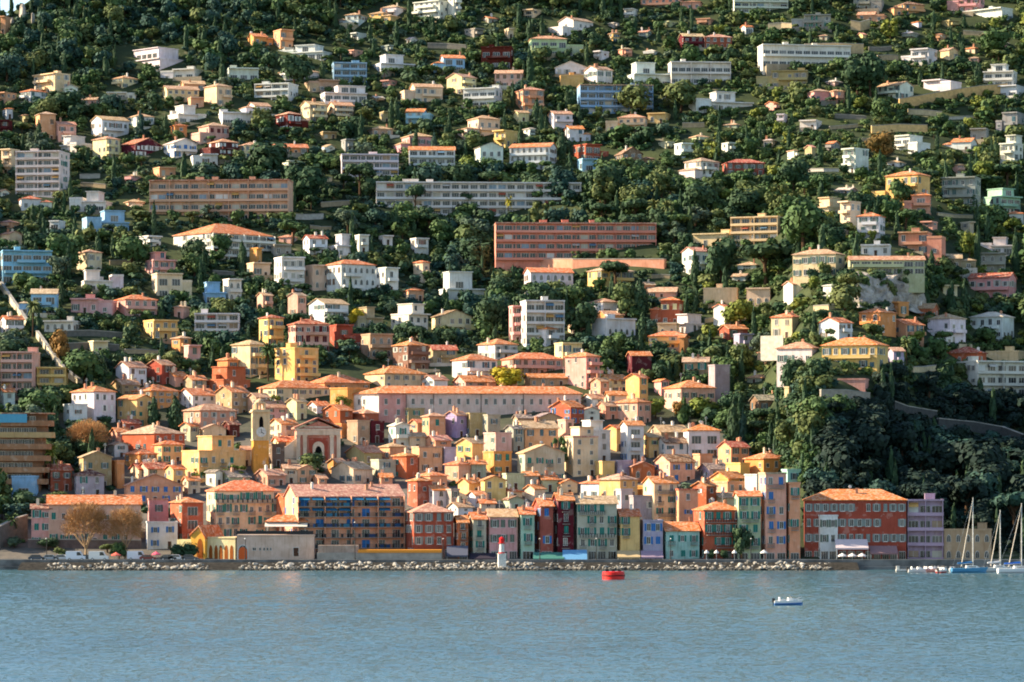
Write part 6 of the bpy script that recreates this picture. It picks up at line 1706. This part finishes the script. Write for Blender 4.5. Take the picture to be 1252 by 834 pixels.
inframe = [c for c in cand if 0 < c[0] < 1252 and c[1] - c[3] * .5 > 0 and c[1] < 690]
inframe.sort(key=lambda c: -c[2] * c[3])
NIND = 300 - len(TREES) + 8
solo = inframe[:NIND]; ss = set(map(id, solo)); mass = [c for c in cand if id(c) not in ss]
ADJ = {'round': ('broadleaf_tree', {9: 'shade-darkened green round-crowned tree', 0: 'dark green round-crowned tree', 4: 'blue-green round-crowned tree', 1: 'mid green round-crowned tree', 2: 'olive round-crowned tree', 3: 'yellow-green round-crowned tree', 7: 'grey-green round-crowned tree'}),
       'pine': ('umbrella_pine', {k: v + ' umbrella pine' for k, v in {9: 'blackish green', 0: 'dark green', 4: 'blue-green', 1: 'mid green', 2: 'olive', 3: 'yellow-green', 7: 'grey-green'}.items()}),
       'loose': ('broadleaf_tree', {k: v + ' loose-crowned tree' for k, v in {9: 'blackish', 0: 'dark', 4: 'blue-green', 1: 'mid green', 2: 'olive', 3: 'yellow-green', 7: 'grey-green'}.items()}),
       'cypress': ('cypress_tree', {0: 'slim dark cypress'})}
for c in solo:
    nm, lb = ADJ[c[4]]; ph = lb[c[5]] + ' ' + c[7]
    tree_object(c[0], c[1], c[3], c[2], c[4], c[5], nm, ph, ph.replace('tree', 'trees').replace('pine ', 'pines ').replace('cypress ', 'cypresses '), c[6])
def mass_object(lst, coarse_kind, name, label, extra=None):
    QS, MI = [], []
    g = np.random.default_rng(9)
    for (x, y, w, h, kd, tint, v, z) in lst:
        p = at(x, y); s = p.y / F; a = g.uniform(0, 6.28); ca, sa = math.cos(a), math.sin(a)
        q = COARSE[kd, v].copy(); X = q[..., 0] * w * s; Y = q[..., 1] * w * s
        q[..., 0] = X * ca - Y * sa + p.x; q[..., 1] = X * sa + Y * ca + p.y; q[..., 2] = q[..., 2] * h * s + p.z - .2
        QS.append(q); MI.append(np.full(len(q), tint))
        if coarse_kind and kd != 'cypress':
            rt_ = .028 * w * s; ht = h * s * .7; an = np.arange(5) * 2 * math.pi / 4 + a
            ring0 = np.stack([p.x + rt_ * np.cos(an), p.y + rt_ * np.sin(an), np.full(5, p.z - 1.2)], 1); ring1 = np.stack([p.x + rt_ * .6 * np.cos(an), p.y + rt_ * .6 * np.sin(an), np.full(5, p.z + ht)], 1)
            QS.append(np.stack([ring0[:4], ring0[1:], ring1[1:], ring1[:4]], 1)); MI.append(np.full(4, 8))
    o = put(name, quads_mesh(np.concatenate(QS), name, LEAFS, np.concatenate(MI)))
    tag(o, label, 'vegetation', None, 'stuff'); return o
LEAFS = [mat_leaf('foliage_%d' % k, TINT[k]) for k in range(8)] + [MT['bark'], mat_leaf('foliage_dark', TINT[9])]  # last one carries the bank's shade in its colour
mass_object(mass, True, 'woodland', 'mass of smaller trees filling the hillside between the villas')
shr = []
for t in range(42000):
    x, y = rt.uniform(-50, 1302), rt.uniform(-55, 684)
    if y < float(ztop(x)) + .5: continue
    if town(x, y) and rt.random() > .05: continue
    s = float(depth(x, y)) / F; wm = rt.uniform(1.4, 3.6); w = wm / s; h = w * rt.uniform(.6, .95)
    if blocked(x, y, w, h, .20): continue
    if y > (676 if x > 1110 or x < 36 else 655): continue
    u = rt.random(); right = x > 860 and y < 470
    tint = (1 if u < .4 else 2 if u < .75 else 3 if u < .85 else 0) if right else (0 if u < .35 else 1 if u < .62 else 4 if u < .8 else 2 if u < .95 else 7)
    if x > 1010 - max(0, y - 560) * .6 and y > 480: tint = 9  # shrubs on the shaded bank take the shade as a darker colour
    shr.append((x, y, w, h, 'shrub', tint, rt.randrange(4), ''))
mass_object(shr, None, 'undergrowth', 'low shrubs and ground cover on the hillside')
print('TREES', len(TREES), 'mass', len(mass), 'shrubs', len(shr))
# ------------------------------------------------------------------ names and labels of the houses
FL = {1: 'low', 2: 'two-floor', 3: 'three-floor', 4: 'four-floor', 5: 'five-floor', 6: 'six-floor'}
ORD = ['', 'second', 'third', 'fourth', 'fifth', 'sixth', 'seventh', 'eighth']
sets = {}
for h in HOUSES:
    cx, cy = (h['x0'] + h['x1']) / 2, (h['yt'] + h['yb']) / 2
    best = sorted(LM, key=lambda l: math.hypot((l[0] - cx) * .8, (l[1] - cy) * 1.4))
    best = [l for l in best if abs(l[0] - cx) > 9 or abs(l[1] - cy) > 9][0]
    dx, dy = cx - best[0], cy - best[1]
    if abs(dx) > 2.2 * abs(dy): rel = 'right of' if dx > 0 else 'left of'
    elif abs(dy) > 2.2 * abs(dx): rel = 'below' if dy > 0 else 'above'
    else: rel = ('below right of' if dx > 0 else 'below left of') if dy > 0 else ('above right of' if dx > 0 else 'above left of')
    cat = {'apartment_block': 'apartment block', 'villa': 'villa', 'house': 'house'}[h['kind']]
    if (h['label'] or '').startswith('large seafront hotel'): cat = 'hotel'; h['o'].name = 'seafront_hotel'
    r = 'flat-roofed' if h['roof'] == 'f' else (RNAME[h['rk']] + '-roofed')
    if h['roof'] == 'g': r = 'gabled'
    if 'nw' in h['O'] and h['roof'] == 'f' and h['yb'] - h['yt'] < 24: cat2 = 'walled block'
    else: cat2 = 'block' if cat == 'apartment block' else cat
    O = h['O']; ex = ''
    if O.get('sh') in SNAME: ex = 'with %s shutters' % SNAME[O['sh']]
    elif 'bal' in O: ex = 'with balconies'
    elif 'arch' in O: ex = 'with arched openings'
    elif 'mod' in O: ex = 'with wide windows'
    elif 'apt' in O: ex = 'with stacked balconies'
    if r == WNAME[h['wall']] + '-roofed': r = 'matching-roofed'
    h.update(cx=cx, cat=cat, base='%s %s %s %s' % (FL[h['n']], WNAME[h['wall']], r, cat2), ex=ex, where='%s %s' % (rel, best[2]))
    key = (h['base'], h['where'])
    if not h['label']: sets.setdefault(key, []).append(h)
for (b, w), hs in sets.items():
    hs.sort(key=lambda h: h['cx'])
    exs = [h['ex'] for h in hs]
    for k, h in enumerate(hs):
        if len(hs) == 1: h['label'] = ' '.join(x for x in (b, h['ex'], w) if x) if len((b + ' ' + h['ex'] + ' ' + w).split()) <= 16 else b + ' ' + w
        elif len(hs) == 2: h['label'] = '%s %s, %s of two' % (b, w, 'left' if k == 0 else 'right')
        else: h['label'] = '%s %s, %s from the left' % (b, w, ORD[k] or 'first')
GRP = {'villa': 'villas on the hillside', 'house': 'houses of the old town', 'apartment block': 'apartment blocks on the hillside', 'hotel': None}
def words(l): return len(l.replace('-', ' ').split())
for h in HOUSES:
    l = h['label']
    if words(l) > 16 and len(l.split()) > 16: l = ' '.join(l.split()[:16])
    tag(h['o'], l, h['cat'], GRP[h['cat']])
